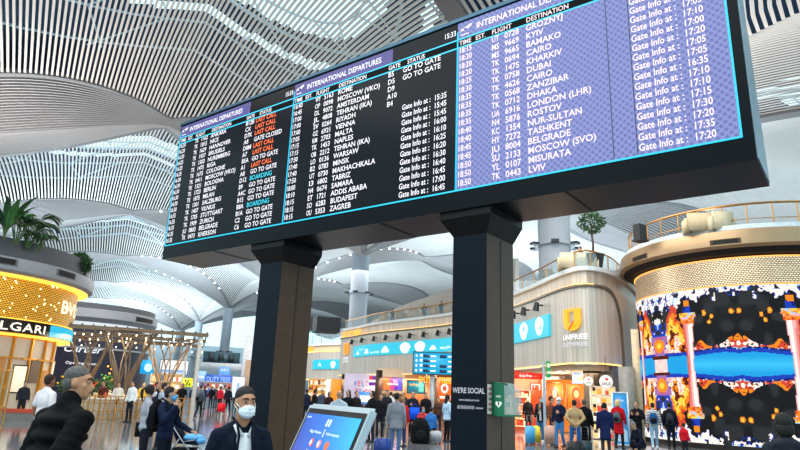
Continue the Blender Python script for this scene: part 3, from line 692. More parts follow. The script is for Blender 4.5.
# leaf-shaped panels along the arches, with their edge bands
def leaf_pt(i, v, q):
    """q in -1..1 across the leaf: -1 near edge, 1 far edge"""
    h = hw(v)
    if q >= 0: return bay(i, v, h * q) if i < 5 else np.array((*(arch(i, v) + AX * 29 * h * q), za(v)))
    return bay(i - 1, v, 1 + h * q)
spots = []
for i in range(1, 6):
    for side in (-1, 1):
        mb = MB(); bd = MB(); N = 46
        vm = 1.98 if side < 0 else 3.2
        rows = [[leaf_pt(i, side * vm * a / N, q) for q in np.linspace(-1, 1, 9)] for a in range(N + 1)]
        # louvres closed by the oblique view: fine transverse blades
        if i <= 2:
            for q in np.linspace(-1, 1, 40):
                blade(mb, [leaf_pt(i, side * vm * a / N, q) for a in range(N + 1)], .16, .26)
            for a in range(N):
                o = len(mb.v); mb.add([p + np.array((0, 0, .28)) for p in rows[a]] + [p + np.array((0, 0, .28)) for p in rows[a + 1]], [(k, k + 1, k + 10, k + 9) for k in range(8)])
        else:
            for a in range(N): mb.add(rows[a] + rows[a + 1], [(k, k + 1, k + 10, k + 9) for k in range(8)])
            for a in range(N): mb.add([p + np.array((0, 0, .15)) for p in rows[a]] + [p + np.array((0, 0, .15)) for p in rows[a + 1]], [(k, k + 1, k + 10, k + 9) for k in range(8)])
        struct(mb.build('ceiling', panel_m))
        wl = MB()  # added bulkhead, blocks the bright skylights seen past the arch
        wp = [arch(i, side * vm * a / N) for a in range(N + 1)]
        for a in range(N):
            z0_, z1_ = za(side * vm * a / N) + .4, za(side * vm * (a + 1) / N) + .4
            wl.add([(*wp[a], z0_), (*wp[a + 1], z1_), (*wp[a + 1], z1_ + 2.4), (*wp[a], z0_ + 2.4)], [(0, 1, 2, 3)])
        struct(wl.build('trim_arch_blind', deck_m))
        for q in (-1.03, 1.03):
            pts = [leaf_pt(i, side * vm * a / N, q) - np.array((0, 0, .04)) for a in range(N + 1)]; blade(bd, pts, .55, .3)
        bd_o = struct(bd.build('trim_ceiling_band', band_m))
        if side < 0 or i < 4:
            for a in np.linspace(.18, .86, 12): spots.append((i, leaf_pt(i, side * a, -1.06) - np.array((0, 0, .12))))
        if i in (2, 3):
            for a in np.linspace(.3, .7, 6): spots.append((i, leaf_pt(i, side * a, 1.06) - np.array((0, 0, .12))))
# first arch: plain band, then the near vault with crosswise slats
bd = MB(); mb = MB()
blade(bd, [front(v, 0) - np.array((0, 0, .08)) for v in np.linspace(-1.35, 1.4, 60)], 1.0, .4); struct(bd.build('trim_ceiling_band', band_m))
for j in range(48):
    w = .026 + j * .0142
    blade(mb, [front(v, w) for v in np.linspace(-1.0, 1.6, 50)], .19, .03)
struct(mb.build('ceiling', slat))
mb = MB(); NV, NW = 50, 16
for a in range(NV):
    for c in range(NW):
        v, w = -1.2 + 2.7 * (a + .5) / NV, .7 * (c + .5) / NW
        if ((v - .9) / .45) ** 2 + ((w - .5) / .26) ** 2 < 1: continue
        mb.add([front(-1.2 + 2.7 * (a + x) / NV, .7 * (c + y) / NW) + np.array((0, 0, 2.6)) for x, y in ((0, 0), (1, 0), (1, 1), (0, 1))], [(0, 1, 2, 3)])
struct(mb.build('roof', deck_m))
mb = MB()
for e, up in ((1.0, 2.3), (1.4, 1.7), (.7, 2.2)):
    mb.tube([front(max(-1.1, .9 + .45 * e * math.cos(a)), max(.02, .5 + .26 * e * math.sin(a))) + np.array((0, 0, up)) for a in np.linspace(0, 2 * PI, 41)], .12, 5)
struct(mb.build('trim_space_frame', steel_w))
lampm = emis('#fff6e6', 9)
for i, p in spots:
    s = MB(); s.ell((0, 0, 0), (.13, .13, .09), 8, 5); o = bpy.data.objects.new('ceiling_spotlight', None); bpy.data.objects.remove(o)
    if i == spots[0][0] and 'spot_me' not in globals(): spot_me = s.mesh('ceiling_spotlight', lampm, 'all')
    o = bpy.data.objects.new('ceiling_spotlight', spot_me); C.objects.link(o); o.location = [float(x) for x in p]
    tag(o, 'small bright round spotlight in the row along an edge of a ceiling panel', 'spotlight', 'spotlights along the ceiling edges')
# columns
colm = mat('#9aa3ad', rough=.5, var=.05, scale=.6)
def column(p, z, r=.95, bands=()):
    mb = MB(); mb.lathe(p, [(0, 0), (r * 1.12, 0), (r * 1.12, .3), (r, .32), (r, z + .6), (0, z + .6)], 28)
    for q in bands: mb.lathe(p, [(r, q), (r * 1.25, q + .03), (r * 1.25, q + .2), (r, q + .23)], 28)
    for q in bands:
        for a in range(6): mb.box((p[0] + r * 1.4 * math.cos(a * PI / 3 + .3), p[1] + r * 1.4 * math.sin(a * PI / 3 + .3), q + .1), (.5, .5, .16), a * PI / 3 + .3, 1)
    struct(mb.build('column', [colm, mat('#20242a', rough=.5)], smooth=True))
column(cols[0], ZC, 1.05, (11.6,)); column(cols[1] * 1.06, ZC + .6, 1.0, (12.8,))
for q in cols[2:]: column(q, ZC, .9, (8.5,))

# ------------------------------------------------------------------ departure board
AZ = R(53); eu = np.array((math.sin(AZ), -math.cos(AZ), 0)); en = np.array((math.cos(AZ), math.sin(AZ), 0)); P0 = np.array((1.382, 9.4, 0)); ez = np.array((0, 0, 1.0))
def B(u, n, z): return P0 + eu * u + en * n + ez * z
blackg = mat('#07090d', rough=.28, var=.05, coat=.3); dark_pil = mat('#0a121d', rough=.4, var=.1, ior=1.2); warm_refl_pil = mat('#4d3a2b', rough=.4, var=.1, ior=1.25)
board = thing('departure_board', 'giant black flight departure board on two square pillars', 'departure board', B(-2.6, .7, 0))
UL, UR, ZB, ZTOP = -8.99, 3.80, 4.67, 8.27
hb = MB(); sec = [(0, ZB), (0, ZTOP), (.5, ZTOP), (1.18, ZB)]
hb.prism([B(UL, n, z) for n, z in sec], eu * (UR - UL))
housing = hb.build('housing', mat('#060b11', rough=.3, metal=0, var=.05, ior=1.2), board)
q = MB(); sec2 = [(.02, ZB + .03), (.02, ZTOP - .02), (.48, ZTOP - .02), (1.13, ZB + .03)]
for u in (UL - .012, UR): q.prism([B(u, n, z) for n, z in sec2], eu * .012)
q.build('side_panel', mat('#7d95a3', rough=.35, metal=.35, var=.1), board)
q = MB(); q.box(B((UL + UR) / 2, -.01, ZTOP - .02), (UR - UL, .06, .07), axes=(eu, en, ez)); q.build('top_rail', mat('#31566b', rough=.35, metal=.5), board)  # blue rail colour carries the light lying on the bezel
q = MB()
for u in (-7.0, -4.75, -2.2, -.6, 1.3): q.box(B(u, .59, ZB - .004), (.03, 1.1, .012), axes=(eu, en, ez))
q.build('seam', mat('#020203', rough=.6), board)
cy = emis('#19c4e6', 1.0); wh = emis('#f4eef6', 1.0); pk = emis('#f7dfe6', 1.05); org = emis('#ff6a20', 1.15); cyt = emis('#27c8e2', 1.0)
def dots_mat(c1, c2, pitch, s):
    m = bpy.data.materials.new('led_raster'); m.use_nodes = True; nt = m.node_tree; bb = nt.nodes['Principled BSDF']; bb.inputs['Base Color'].default_value = (.004, .004, .006, 1); bb.inputs['Roughness'].default_value = .18; bb.inputs['IOR'].default_value = 1.18
    tc = nt.nodes.new('ShaderNodeTexCoord'); vo = nt.nodes.new('ShaderNodeTexVoronoi'); vo.inputs['Scale'].default_value = 1 / pitch; vo.inputs['Randomness'].default_value = 0
    mp = nt.nodes.new('ShaderNodeMapping'); mp.inputs['Rotation'].default_value = (0, 0, -(PI / 2 - AZ)); mp.vector_type = 'POINT'
    ro = nt.nodes.new('ShaderNodeVectorRotate'); ro.rotation_type = 'Z_AXIS'; ro.inputs['Angle'].default_value = PI / 2 - AZ
    nt.links.new(tc.outputs['Object'], ro.inputs['Vector']); r2 = nt.nodes.new('ShaderNodeVectorRotate'); r2.rotation_type = 'Y_AXIS'; r2.inputs['Angle'].default_value = PI / 4
    nt.links.new(ro.outputs['Vector'], r2.inputs['Vector']); ml = nt.nodes.new('ShaderNodeVectorMath'); ml.operation = 'MULTIPLY'; ml.inputs[1].default_value = (1, 0, 1); nt.links.new(r2.outputs['Vector'], ml.inputs[0])
    nt.links.new(ml.outputs['Vector'], vo.inputs['Vector']); rp = nt.nodes.new('ShaderNodeValToRGB'); rp.color_ramp.elements[0].position = .25; rp.color_ramp.elements[1].position = .45
    rp.color_ramp.elements[0].color = (*lin(c2), 1); rp.color_ramp.elements[1].color = (*lin(c1), 1)
    nt.links.new(vo.outputs['Distance'], rp.inputs['Fac']); nt.links.new(rp.outputs['Color'], bb.inputs['Emission Color']); bb.inputs['Emission Strength'].default_value = s; return m
bg_dark = dots_mat('#0b1015', '#10181f', .07, 1.0); bg_blue_refl = dots_mat('#949fdc', '#7782c2', .075, 1.0); bar_lav = dots_mat('#6f6cae', '#625f9c', .07, 1.0)  # third panel's blue puts reflected daylight into the screen emission
T1 = ['16:20', '16:20', '16:20', '16:25', '16:25', '16:25', '16:30', '16:30', '16:30', '16:30', '16:30', '16:30', '16:35', '16:35', '16:35', '16:35', '16:35']
Fl1 = [('TK', n) for n in '1162 1815 1629 1937 1503 1475 1675 0411 1321 1723 1875 1301 1407 1705 1909'.split()] + [('JU', '0803'), ('TK', '0473')]
Ds1 = ['ANKARA', 'NICE', 'HANNOVER', 'BRUSSELS', 'NUREMBERG', 'RIGA', 'COLOGNE', 'MOSCOW (VKO)', 'BOLOGNA', 'BERLIN', 'MILAN', 'SALZBURG', 'VILNIUS', 'STUTTGART', 'ZURICH', 'BELGRADE', 'KHERSON']
G1 = 'B12B CX D7K A8 D8M A7 B5A A1 A8 D12 B9 A4C B15 B8A B1A C2 C6'.split()
LC, GG, BO, GC = 'LAST CALL', 'GO TO GATE', 'BOARDING', 'GATE CLOSED'
S1 = [LC, LC, LC, GC, LC, LC, GG, LC, GG, BO, GG, GG, GG, BO, GG, GG, GG]
T2 = '16:40 16:45 17:00 17:00 17:00 17:05 17:15 17:15 17:30 17:40 17:40 17:50 18:00 18:10 18:15 18:15 18:15'.split()
Fl2 = [tuple(q.split()) for q in 'WY 5163,OP 0098,DL 9072,JL 4808,SV 0264,OZ 6921,KM 2703,TK 1453,OB 2212,LO 0136,B2 0783,UT 0730,I3 6802,N4 0674,ET 1721,SO 6283,OU 5353'.split(',')]
Ds2 = ['ROME', 'MOSCOW (VKO)', 'AMSTERDAM', 'TEHRAN (IKA)', 'RIYADH', 'VIENNA', 'MALTA', 'NAPLES', 'TEHRAN (IKA)', 'WARSAW', 'MINSK', 'MAKHACHKALA', 'TABRIZ', 'SAMARA', 'ADDIS ABABA', 'BUDAPEST', 'ZAGREB']
G2 = ['B5', 'D5', 'D9', 'A10', 'B4'] + [''] * 12
S2 = [GG, GG, '', '', ''] + ['Gate Info at : ' + q for q in '15:35 15:45 15:45 16:00 16:10 16:25 16:20 16:30 16:40 16:45 17:00 16:45'.split()]
T3 = '18:15 18:20 18:20 18:20 18:25 18:30 18:35 18:35 18:35 18:35 18:40 18:40 18:45 18:45 18:50 18:50 18:50'.split()
Fl3 = [tuple(q.split()) for q in 'UT 0728,MS 9669,MS 9665,TK 0694,TK 1475,TK 0758,TK 4626,TK 0568,TK 0712,UA 6916,N4 5876,KC 1354,HY 7272,JU 8004,SU 2133,YL 0107,TK 0443'.split(',')]
Ds3 = ['GROZNYJ', 'KYIV', 'BAMAKO', 'CAIRO', 'KHARKIV', 'DUBAI', 'CAIRO', 'ZANZIBAR', 'DHAKA', 'LONDON (LHR)', 'ROSTOV', 'NUR-SULTAN', 'TASHKENT', 'BELGRADE', 'MOSCOW (SVO)', 'MISURATA', 'LVIV']
S3 = ['Gate Info at : ' + q for q in '16:55 17:00 17:00 17:05 17:10 17:00 17:20 17:05 17:05 16:35 17:10 17:10 17:15 17:30 17:20 17:35 17:20'.split()]
nf = -.021
def row_text(mb, s, u, z, h=.112, sx=.9, m=0, w=None): return text_plane(mb, s, B(u, nf - .004, z), eu, ez, h, sx=sx, m=m, width=w)
for k, (u0, u1, TT, FF, DD, GGt, SS, tm_, bgm) in enumerate(((-8.93, -4.76, T1, Fl1, Ds1, G1, S1, wh, bg_dark), (-4.76, -.585, T2, Fl2, Ds2, G2, S2, wh, bg_dark), (-.585, 3.66, T3, Fl3, Ds3, [''] * 17, S3, pk, bg_blue_refl))):
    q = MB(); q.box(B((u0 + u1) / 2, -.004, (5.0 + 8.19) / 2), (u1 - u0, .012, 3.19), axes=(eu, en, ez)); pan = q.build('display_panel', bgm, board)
    q = MB(); q.box(B(u0 + (1.35 if k < 2 else 2.1), -.0105, 8.02), (2.7 if k < 2 else 4.2, .004, .31), axes=(eu, en, ez)); q.build('title_bar', bar_lav if k < 2 else bg_blue_refl, pan)
    q = MB(); q.box(B((u0 + u1) / 2, -.0105, 7.77), (u1 - u0, .004, .15), axes=(eu, en, ez)); q.build('header_bar', mat('#040609', rough=.3, ior=1.12), pan)
    q = MB()
    for z in (7.855, 7.69, 5.0): q.box(B((u0 + u1) / 2, -.014, z), (u1 - u0, .01, .026), axes=(eu, en, ez))
    q.box(B(u0, -.014, 6.5), (.028, .01, 3.02), axes=(eu, en, ez)); q.box(B(u1, -.014, 6.5), (.028, .01, 3.02), axes=(eu, en, ez)); q.build('frame_line', cy, pan)
    if k == 2:
        q = MB()
        for uu in (2.05, 2.38): q.box(B(uu, -.012, 6.35), (.012, .003, 2.65), axes=(eu, en, ez))
        q.build('module_seam', mat('#20233f', rough=.5), pan)
    L = MB(); hd = MB()
    text_plane(L, 'INTERNATIONAL DEPARTURES', B(u0 + .38, nf, 7.96), eu, ez, .125, width=2.05)
    if k < 2: text_plane(L, '15:33', B(u1 - .29, nf, 7.96), eu, ez, .11, width=.26)
    # aircraft symbol
    pl = [(.05, .08), (.11, .12), (.17, .09), (.13, .16), (.17, .165), (.25, .12), (.34, .17), (.35, .20), (.31, .205), (.17, .16), (.09, .15)]
    L.add([B(u0 + x * .85, nf, 7.90 + y) for x, y in pl], [tuple(range(len(pl)))]); L.box(B(u0 + .15, nf, 7.925), (.16, .003, .018), axes=(eu, en, ez))
    for s_, u in (('TIME', .04), ('EST.', .37), ('FLIGHT', .69), ('DESTINATION', 1.33)) + ((('GATE', 2.62), ('STATUS', 3.07)) if k < 2 else ()): row_text(hd, s_, u0 + u, 7.722, .095, .88)
    hd.build('header_lettering', wh if k < 2 else emis('#f0d9de', 1), pan)
    LO_, LCy = MB(), MB()
    for r_ in range(17):
        z = 7.565 - r_ * .1562
        row_text(L, TT[r_], u0 + .03, z, w=.27); row_text(L, FF[r_][0], u0 + .685, z, w=.145); row_text(L, FF[r_][1], u0 + .93, z, w=.27); row_text(L, DD[r_], u0 + 1.32, z, sx=.95)
        if GGt[r_]: row_text(L, GGt[r_], u0 + 2.62, z)
        s_ = SS[r_]
        if s_.startswith('Gate'):
            row_text(L, 'Gate Info at', u0 + 2.985, z, w=.58); row_text(L, ':', u0 + 3.6, z); row_text(L, s_.split(': ')[1], u0 + 3.70, z, w=.27)
        elif s_: row_text(LO_ if s_ == LC else LCy if s_ == BO else L, s_, u0 + 2.97, z, sx=.92)
    L.build('lettering', tm_, pan)
    if LO_.v: LO_.build('orange_lettering', org, pan)['label'] = 'orange LAST CALL lettering'
    if LCy.v: LCy.build('cyan_lettering', cyt, pan)['label'] = 'cyan BOARDING lettering'
for (ua, ub) in ((-.76, -.125), (-5.58, -4.91)):
    n0, n1 = .22, 1.16
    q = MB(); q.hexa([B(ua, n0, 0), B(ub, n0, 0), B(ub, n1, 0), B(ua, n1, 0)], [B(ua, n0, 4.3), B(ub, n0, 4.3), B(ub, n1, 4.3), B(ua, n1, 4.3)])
    q.mi = [0, 0, 0, 1, 0, 1]  # brown side faces: warm reflected light put into the colour
    pil = q.build('support_pillar', [dark_pil, warm_refl_pil], board)
    q = MB(); f = .17
    q.hexa([B(ua, n0, 4.27), B(ub, n0, 4.27), B(ub, n1, 4.27), B(ua, n1, 4.27)], [B(ua - f, n0 - f, 4.55), B(ub + f, n0 - f, 4.55), B(ub + f, n1 + f * .2, 4.55), B(ua - f, n1 + f * .2, 4.55)])
    q.hexa([B(ua - f, n0 - f, 4.55), B(ub + f, n0 - f, 4.55), B(ub + f, n1 + f * .2, 4.55), B(ua - f, n1 + f * .2, 4.55)], [B(ua - f, n0 - f, 4.68), B(ub + f, n0 - f, 4.68), B(ub + f, n1 + f * .2, 4.68), B(ua - f, n1 + f * .2, 4.68)])
    q.build('pillar_cap', mat('#14100f', rough=.4, ior=1.25), pil)
    q = MB(); q.box(B(ub + .003, (n0 + n1) / 2, 2.15), (.006, .012, 4.2), axes=(eu, en, ez)); q.build('panel_joint', mat('#050403', rough=.6), pil)
    if ua > -1:
        q = MB(); text_plane(q, "WE'RE SOCIAL", B((ua + ub) / 2, n0 - .004, 1.745), eu, ez, .085, width=.57, center=True)
        text_plane(q, "www.istairport.com", B((ua + ub) / 2 + .01, n0 - .004, 1.63), eu, ez, .033, width=.36, center=True)
        for i in range(5):
            x = -.17 + i * .062; y = 1.535; w_ = .02
            for a, c_, ww, hh in ((0, w_, .044, .005), (0, -w_, .044, .005), (-w_, 0, .005, .044), (w_, 0, .005, .044), (0, 0, .015, .015)): q.box(B((ua + ub) / 2 + x + a, n0 - .004, y + c_), (ww, .003, hh), axes=(eu, en, ez))
        text_plane(q, "istairport", B((ua + ub) / 2 + .13, n0 - .004, 1.52), eu, ez, .03, width=.13)
        q.build('lettering', emis('#d9dde4', .55), pil)
# ------------------------------------------------------------------ defibrillator case on the right pillar
ubs = -.125
aed = thing('defibrillator_case', 'green and clear wall case with a white heart sign on the right pillar', 'defibrillator case', B(ubs, .5, 1.42))
grn = mat('#0f6b47', rough=.4)
q = MB(); q.box(B(ubs + .02, .52, 1.68), (.04, .34, .5), axes=(eu, en, ez)); q.build('back_plate', mat('#0c4a34', rough=.5), aed)
def aedprof(n):   # curved top profile seen from the side, swept out from the pillar
    pr = [(.04, 1.43), (.36, 1.43), (.36, 1.70)] + [(.36 - .16 * (1 - math.cos(a)), 1.70 + .22 * math.sin(a)) for a in np.linspace(.2, PI / 2, 7)] + [(.04, 1.92)]
    return [B(ubs + x, n, z) for x, z in pr]
def aedgreen(n): return [B(ubs + x, n, z) for x, z in [(.04, 1.43), (.215, 1.43), (.215, 1.885), (.13, 1.915), (.04, 1.92)]]
q = MB(); q.prism(aedgreen(.365), en * .02); gp = q.build('side_panel', grn, aed)
q = MB()
hx = [(ubs + .125 + .055 * 1.0 * (16 * math.sin(a) ** 3) / 16, 1.60 + .055 * (13 * math.cos(a) - 5 * math.cos(2 * a) - 2 * math.cos(3 * a) - math.cos(4 * a)) / 16) for a in np.linspace(0, 2 * PI, 24, endpoint=False)]
q.add([B(u, .361, z) for u, z in hx], [tuple(range(24))]); text_plane(q, 'AED', B(ubs + .08, .361, 1.70), eu, ez, .03, width=.09); q.build('heart_sign', emis('#eef4ef', .7), gp)
q = MB(); bz = [(.133, 1.66), (.105, 1.60), (.123, 1.60), (.11, 1.55), (.147, 1.612), (.127, 1.612), (.145, 1.66)]; q.add([B(ubs + x, .359, z) for x, z in bz], [tuple(range(len(bz)))]); q.build('bolt_symbol', grn, gp)
q = MB(); q.prism(aedgreen(.66), en * .02); q.build('side_panel', grn, aed)
glass = mat('#bcd0c8', rough=.05, var=0, alpha=.35)
q = MB(); pr = [(.36, 1.45), (.36, 1.70)] + [(.36 - .16 * (1 - math.cos(a)), 1.70 + .22 * math.sin(a)) for a in np.linspace(.2, PI / 2, 7)] + [(.06, 1.92)]
for (x0, z0_), (x1, z1_) in zip(pr, pr[1:]): q.hexa([B(ubs + x0, .385, z0_), B(ubs + x1, .385, z1_), B(ubs + x1 - .008, .385, z1_ - .008), B(ubs + x0 - .008, .385, z0_ - .008)], [B(ubs + x0, .66, z0_), B(ubs + x1, .66, z1_), B(ubs + x1 - .008, .66, z1_ - .008), B(ubs + x0 - .008, .66, z0_ - .008)])
q.prism([B(ubs + x, .37, z) for x, z in [(.215, 1.45)] + pr[:-1][:6] + [(.215, 1.89)]], en * .008); q.build('clear_cover', glass, aed)
q = MB(); q.box(B(ubs + .2, .52, 1.44), (.33, .3, .03), axes=(eu, en, ez)); q.build('base_tray', grn, aed)
q = MB(); q.box(B(ubs + .26, .5, 1.58), (.13, .2, .24), axes=(eu, en, ez)); q.box(B(ubs + .26, .5, 1.72), (.05, .12, .04), axes=(eu, en, ez)); q.build('device', mat('#e3b08a', rough=.5), aed)
q = MB(); q.box(B(ubs + .26, .397, 1.6), (.07, .008, .07), axes=(eu, en, ez)); q.build('device_screen', mat('#1f4f3c', rough=.3), aed)
q = MB(); q.box(B(ubs + .006, .3, 1.67), (.012, .12, .44), axes=(eu, en, ez)); ins = q.build('instruction_sheet', mat('#d9cfc6', rough=.6), thing('instruction_board', 'white instruction sheet with small pictures left of the green case', 'instruction sheet', B(ubs, .3, 1.45)))
q = MB()
for i in range(5):
    for j in range(2): q.box(B(ubs + .0135, .275 + j * .05, 1.52 + i * .075), (.003, .034, .045), axes=(eu, en, ez), m=(i + j) % 3)
q.build('picture', [mat('#2c2f36'), mat('#a8302c'), mat('#6f6a66')], ins)

# ------------------------------------------------------------------ information screen on a stand
kaz, ktl, kw, kh = R(63.5), R(22.5), .69, .5
kd = np.array((math.cos(kaz), -math.sin(kaz), 0)); kn = np.array((-math.sin(kaz), -math.cos(kaz), 0)); kdn = -ez * math.cos(ktl) + kn * math.sin(ktl); kb = np.cross(kd, kdn); kb = kb if kb @ kn < 0 else -kb
ktl_ = atD(310, 408, 3.18)
def K(a, c, d=0): return ktl_ + kd * a + kdn * c + kb * d
kb0 = K(kw / 2, kh / 2, .1); kio = thing('information_kiosk', 'silver-framed information touchscreen on a stand with a blue screen', 'kiosk', (kb0[0], kb0[1], 0))
silver = mat('#b9c4cb', rough=.3, metal=.35, var=.04)
q = MB(); bm = bmesh.new(); bmesh.ops.create_cube(bm, size=1); bmesh.ops.scale(bm, vec=(kw + .055, kh + .055, .03), verts=bm.verts); bmesh.ops.bevel(bm, geom=bm.edges, offset=.012, segments=2, affect='EDGES'); bm.verts.index_update()
q.add([K(kw / 2 + v.co.x, kh / 2 + v.co.y, .015 + v.co.z) for v in bm.verts], [[v.index for v in f.verts] for f in bm.faces]); bm.free(); q.build('frame', silver, kio)
q = MB(); q.add([K(.0, .0, -.002), K(kw, .0, -.002), K(kw, kh, -.002), K(0, kh, -.002), K(.0, .0, .02), K(kw, .0, .02), K(kw, kh, .02), K(0, kh, .02)], [(0, 1, 2, 3), (4, 7, 6, 5), (0, 4, 5, 1), (1, 5, 6, 2), (2, 6, 7, 3), (3, 7, 4, 0)]); q.build('bezel', mat('#0e080b', rough=.3, ior=1.2), kio)
km = bpy.data.materials.new('kiosk_screen'); km.use_nodes = True; nt = km.node_tree; bb = nt.nodes['Principled BSDF']; bb.inputs['Base Color'].default_value = (.01, .02, .04, 1); bb.inputs['Roughness'].default_value = .2
at_ = nt.nodes.new('ShaderNodeAttribute'); at_.attribute_name = 'pic'; nt.links.new(at_.outputs['Color'], bb.inputs['Emission Color']); bb.inputs['Emission Strength'].default_value = 1.0
def pic_grid(name, f, nx, ny, pos, m, parent):
    """a screen as a grid of small cells, each with its picture colour"""
    vs = [pos(i / nx, j / ny) for j in range(ny + 1) for i in range(nx + 1)]; fs = [(j * (nx + 1) + i, j * (nx + 1) + i + 1, (j + 1) * (nx + 1) + i + 1, (j + 1) * (nx + 1) + i) for j in range(ny) for i in range(nx)]
    b = MB(); b.add(vs, fs); off = rootloc(parent); me = bpy.data.meshes.new(name); me.from_pydata((np.array(b.v) - np.array(off)).tolist(), [], fs); me.update(); me.materials.append(m)
    ca = me.color_attributes.new('pic', 'FLOAT_COLOR', 'CORNER'); arr = np.ones((len(fs) * 4, 4), np.float32)
    for j in range(ny):
        for i in range(nx): arr[(j * nx + i) * 4:(j * nx + i) * 4 + 4, :3] = f((i + .5) / nx, (j + .5) / ny)
    ca.data.foreach_set('color', arr.ravel())
    o = bpy.data.objects.new(name, me); C.objects.link(o); o.parent = parent; return o
c0_, c1_, c2_ = [np.array(lin(h)) for h in ('#0a48c8', '#0b7df0', '#10cdfb')]
def kscr(x, y):
    q = x * .85 - y * .25 + .12
    q = max(0, min(1, q)); return c0_ + (c1_ - c0_) * q * 2 if q < .5 else c1_ + (c2_ - c1_) * (q * 2 - 1)
bz_ = .024
scr = pic_grid('screen', kscr, 40, 26, lambda x, y: K(bz_ + x * (kw - 2 * bz_), bz_ + y * (kh - 2 * bz_), -.004), km, kio)
q = MB(); ay = -kdn; nn_ = -.0065
def KT(s_, a, c, h, w): text_plane(q, s_, K(a, c, nn_), kd, ay, h, width=w, center=True)
cx = kw * .5
KT('Bilgi Noktasi', cx - .11, .112, .013, .15); KT('Information', cx + .10, .112, .013, .15)
q.box(K(cx - .005, .106, nn_), (.005, .034, .002), axes=(kd * .97 + kdn * .25, kdn, kb)); KT('Turkce', cx - .105, .196, .009, .045); KT('English', cx - .01, .196, .009, .05); KT('Arabic', cx + .085, .196, .009, .045)
for dx in (-.016, .016): q.add([K(cx + dx + a, .06 + c, nn_) for a, c in ((-.012, .016), (.008, .016), (.012, -.016), (-.008, -.016))], [(0, 1, 2, 3)])
KT('Istanbul', .07, .048, .011, .06)
q.build('screen_lettering', emis('#dff4ff', 1), scr)
for i, h1 in enumerate(('#e4573d', '#f08e80', '#ff6a1f')):
    q = MB(); q.add([K(cx - .01 + (i - 1) * .095 + .022 * math.cos(a), .155 + .019 * math.sin(a), nn_) for a in np.linspace(0, 2 * PI, 20, endpoint=False)], [tuple(range(20))]); bo = q.build('button', emis(h1, 1), scr)
    q = MB(); q.add([K(cx - .01 + (i - 1) * .095 + (.013 * math.cos(a)) - .006, .155 + .012 * math.sin(a), nn_ - .001) for a in np.linspace(0, 2 * PI, 14, endpoint=False)], [tuple(range(14))])
    if i < 2: q.build('button_mark', emis('#ffe9e4', 1), scr)
q = MB(); q.tube([K(kw / 2, kh * .6, .08), (kb0[0], kb0[1], .95), (kb0[0], kb0[1], .02)], .06, 14); q.build('stand', silver, kio)
q = MB(); q.lathe((kb0[0], kb0[1]), [(0, 0), (.3, 0), (.3, .02), (.06, .04), (0, .04)], 24); q.build('base', silver, kio)

# ------------------------------------------------------------------ round shop with the giant video screen
def mesh_metal(h, h2, sc, e=0.0, rough=.3):
    """woven metal cladding: bright chips on a darker weave"""
    m = bpy.data.materials.new('cladding'); m.use_nodes = True; nt = m.node_tree; b = nt.nodes['Principled BSDF']; b.inputs['Metallic'].default_value = .75; b.inputs['Roughness'].default_value = rough
    at = nt.nodes.new('ShaderNodeUVMap'); at.uv_map = 'uv'; ck = nt.nodes.new('ShaderNodeTexBrick'); ck.inputs['Scale'].default_value = sc; ck.inputs['Brick Width'].default_value = 1.1; ck.inputs['Row Height'].default_value = .7; ck.inputs['Mortar Size'].default_value = .16
    ck.inputs['Color1'].default_value = (*lin(h), 1); ck.inputs['Color2'].default_value = (*[x * .75 for x in lin(h)], 1); ck.inputs['Mortar'].default_value = (*lin(h2), 1)
    nt.links.new(at.outputs['UV'], ck.inputs['Vector']); nt.links.new(ck.outputs['Color'], b.inputs['Base Color'])
    bp = nt.nodes.new('ShaderNodeBump'); bp.inputs['Strength'].default_value = .6; bp.inputs['Distance'].default_value = .03; nt.links.new(ck.outputs['Fac'], bp.inputs['Height']); bp.invert = True; nt.links.new(bp.outputs['Normal'], b.inputs['Normal'])
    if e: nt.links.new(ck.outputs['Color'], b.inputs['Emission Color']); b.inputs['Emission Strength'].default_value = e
    return m
def cyl_uv(o, c):
    me = o.data; uv = me.uv_layers.new(name='uv'); off = np.array(rootloc(o))
    for p in me.polygons:
        an = []
        for li in p.loop_indices:
            v = np.array(me.vertices[me.loops[li].vertex_index].co) + off; a = math.atan2(v[1] - c[1], v[0] - c[0]); an.append((li, a, v))
        a0 = an[0][1]
        for li, a, v in an:
            while a - a0 > PI: a -= 2 * PI
            while a - a0 < -PI: a += 2 * PI
            uv.data[li].uv = (a * math.hypot(v[0] - c[0], v[1] - c[1]), v[2])
LC_ = (18.094, 31.123); LR = 5.5
led = thing('video_rotunda', 'round shop pavilion wrapped in a giant video screen with bronze cornice', 'shop pavilion', (LC_[0], LC_[1], 0))
bronze = mat('#a98d6c', rough=.38, metal=.55, var=.06, scale=1.5); bronze_d = mat('#4c3a2a', rough=.5, metal=.4); gold_l = emis('#ffb054', 1.7); dark_in = mat('#0d0b0a', rough=.7)
q = MB(); q.lathe(LC_, [(0, 0), (LR + .12, 0), (LR + .12, .2), (LR - .1, .22), (LR - .1, 6.9), (LR - .3, 6.95), (LR - .3, 8.35), (0, 8.35)], 72); q.build('core', mat('#1a1512', rough=.6), led)
q = MB(); q.lathe(LC_, [(LR - .12, 6.95), (LR, 6.97), (LR, 8.16), (LR - .12, 8.2)], 96, closed=True); o = q.build('mesh_band', mesh_metal('#f0dcc0', '#7a6040', 8.5, e=.55), led); cyl_uv(o, LC_)  # metal band made to glow; its brightness is put into emission
q = MB(); q.lathe(LC_, [(LR + .01, 8.15), (LR + .05, 8.15), (LR + .05, 8.2), (LR + .01, 8.2)], 96, closed=True); q.lathe(LC_, [(LR + .0, 6.94), (LR + .04, 6.94), (LR + .04, 6.98), (LR + .0, 6.98)], 96, closed=True); q.build('light_strip', gold_l, led)
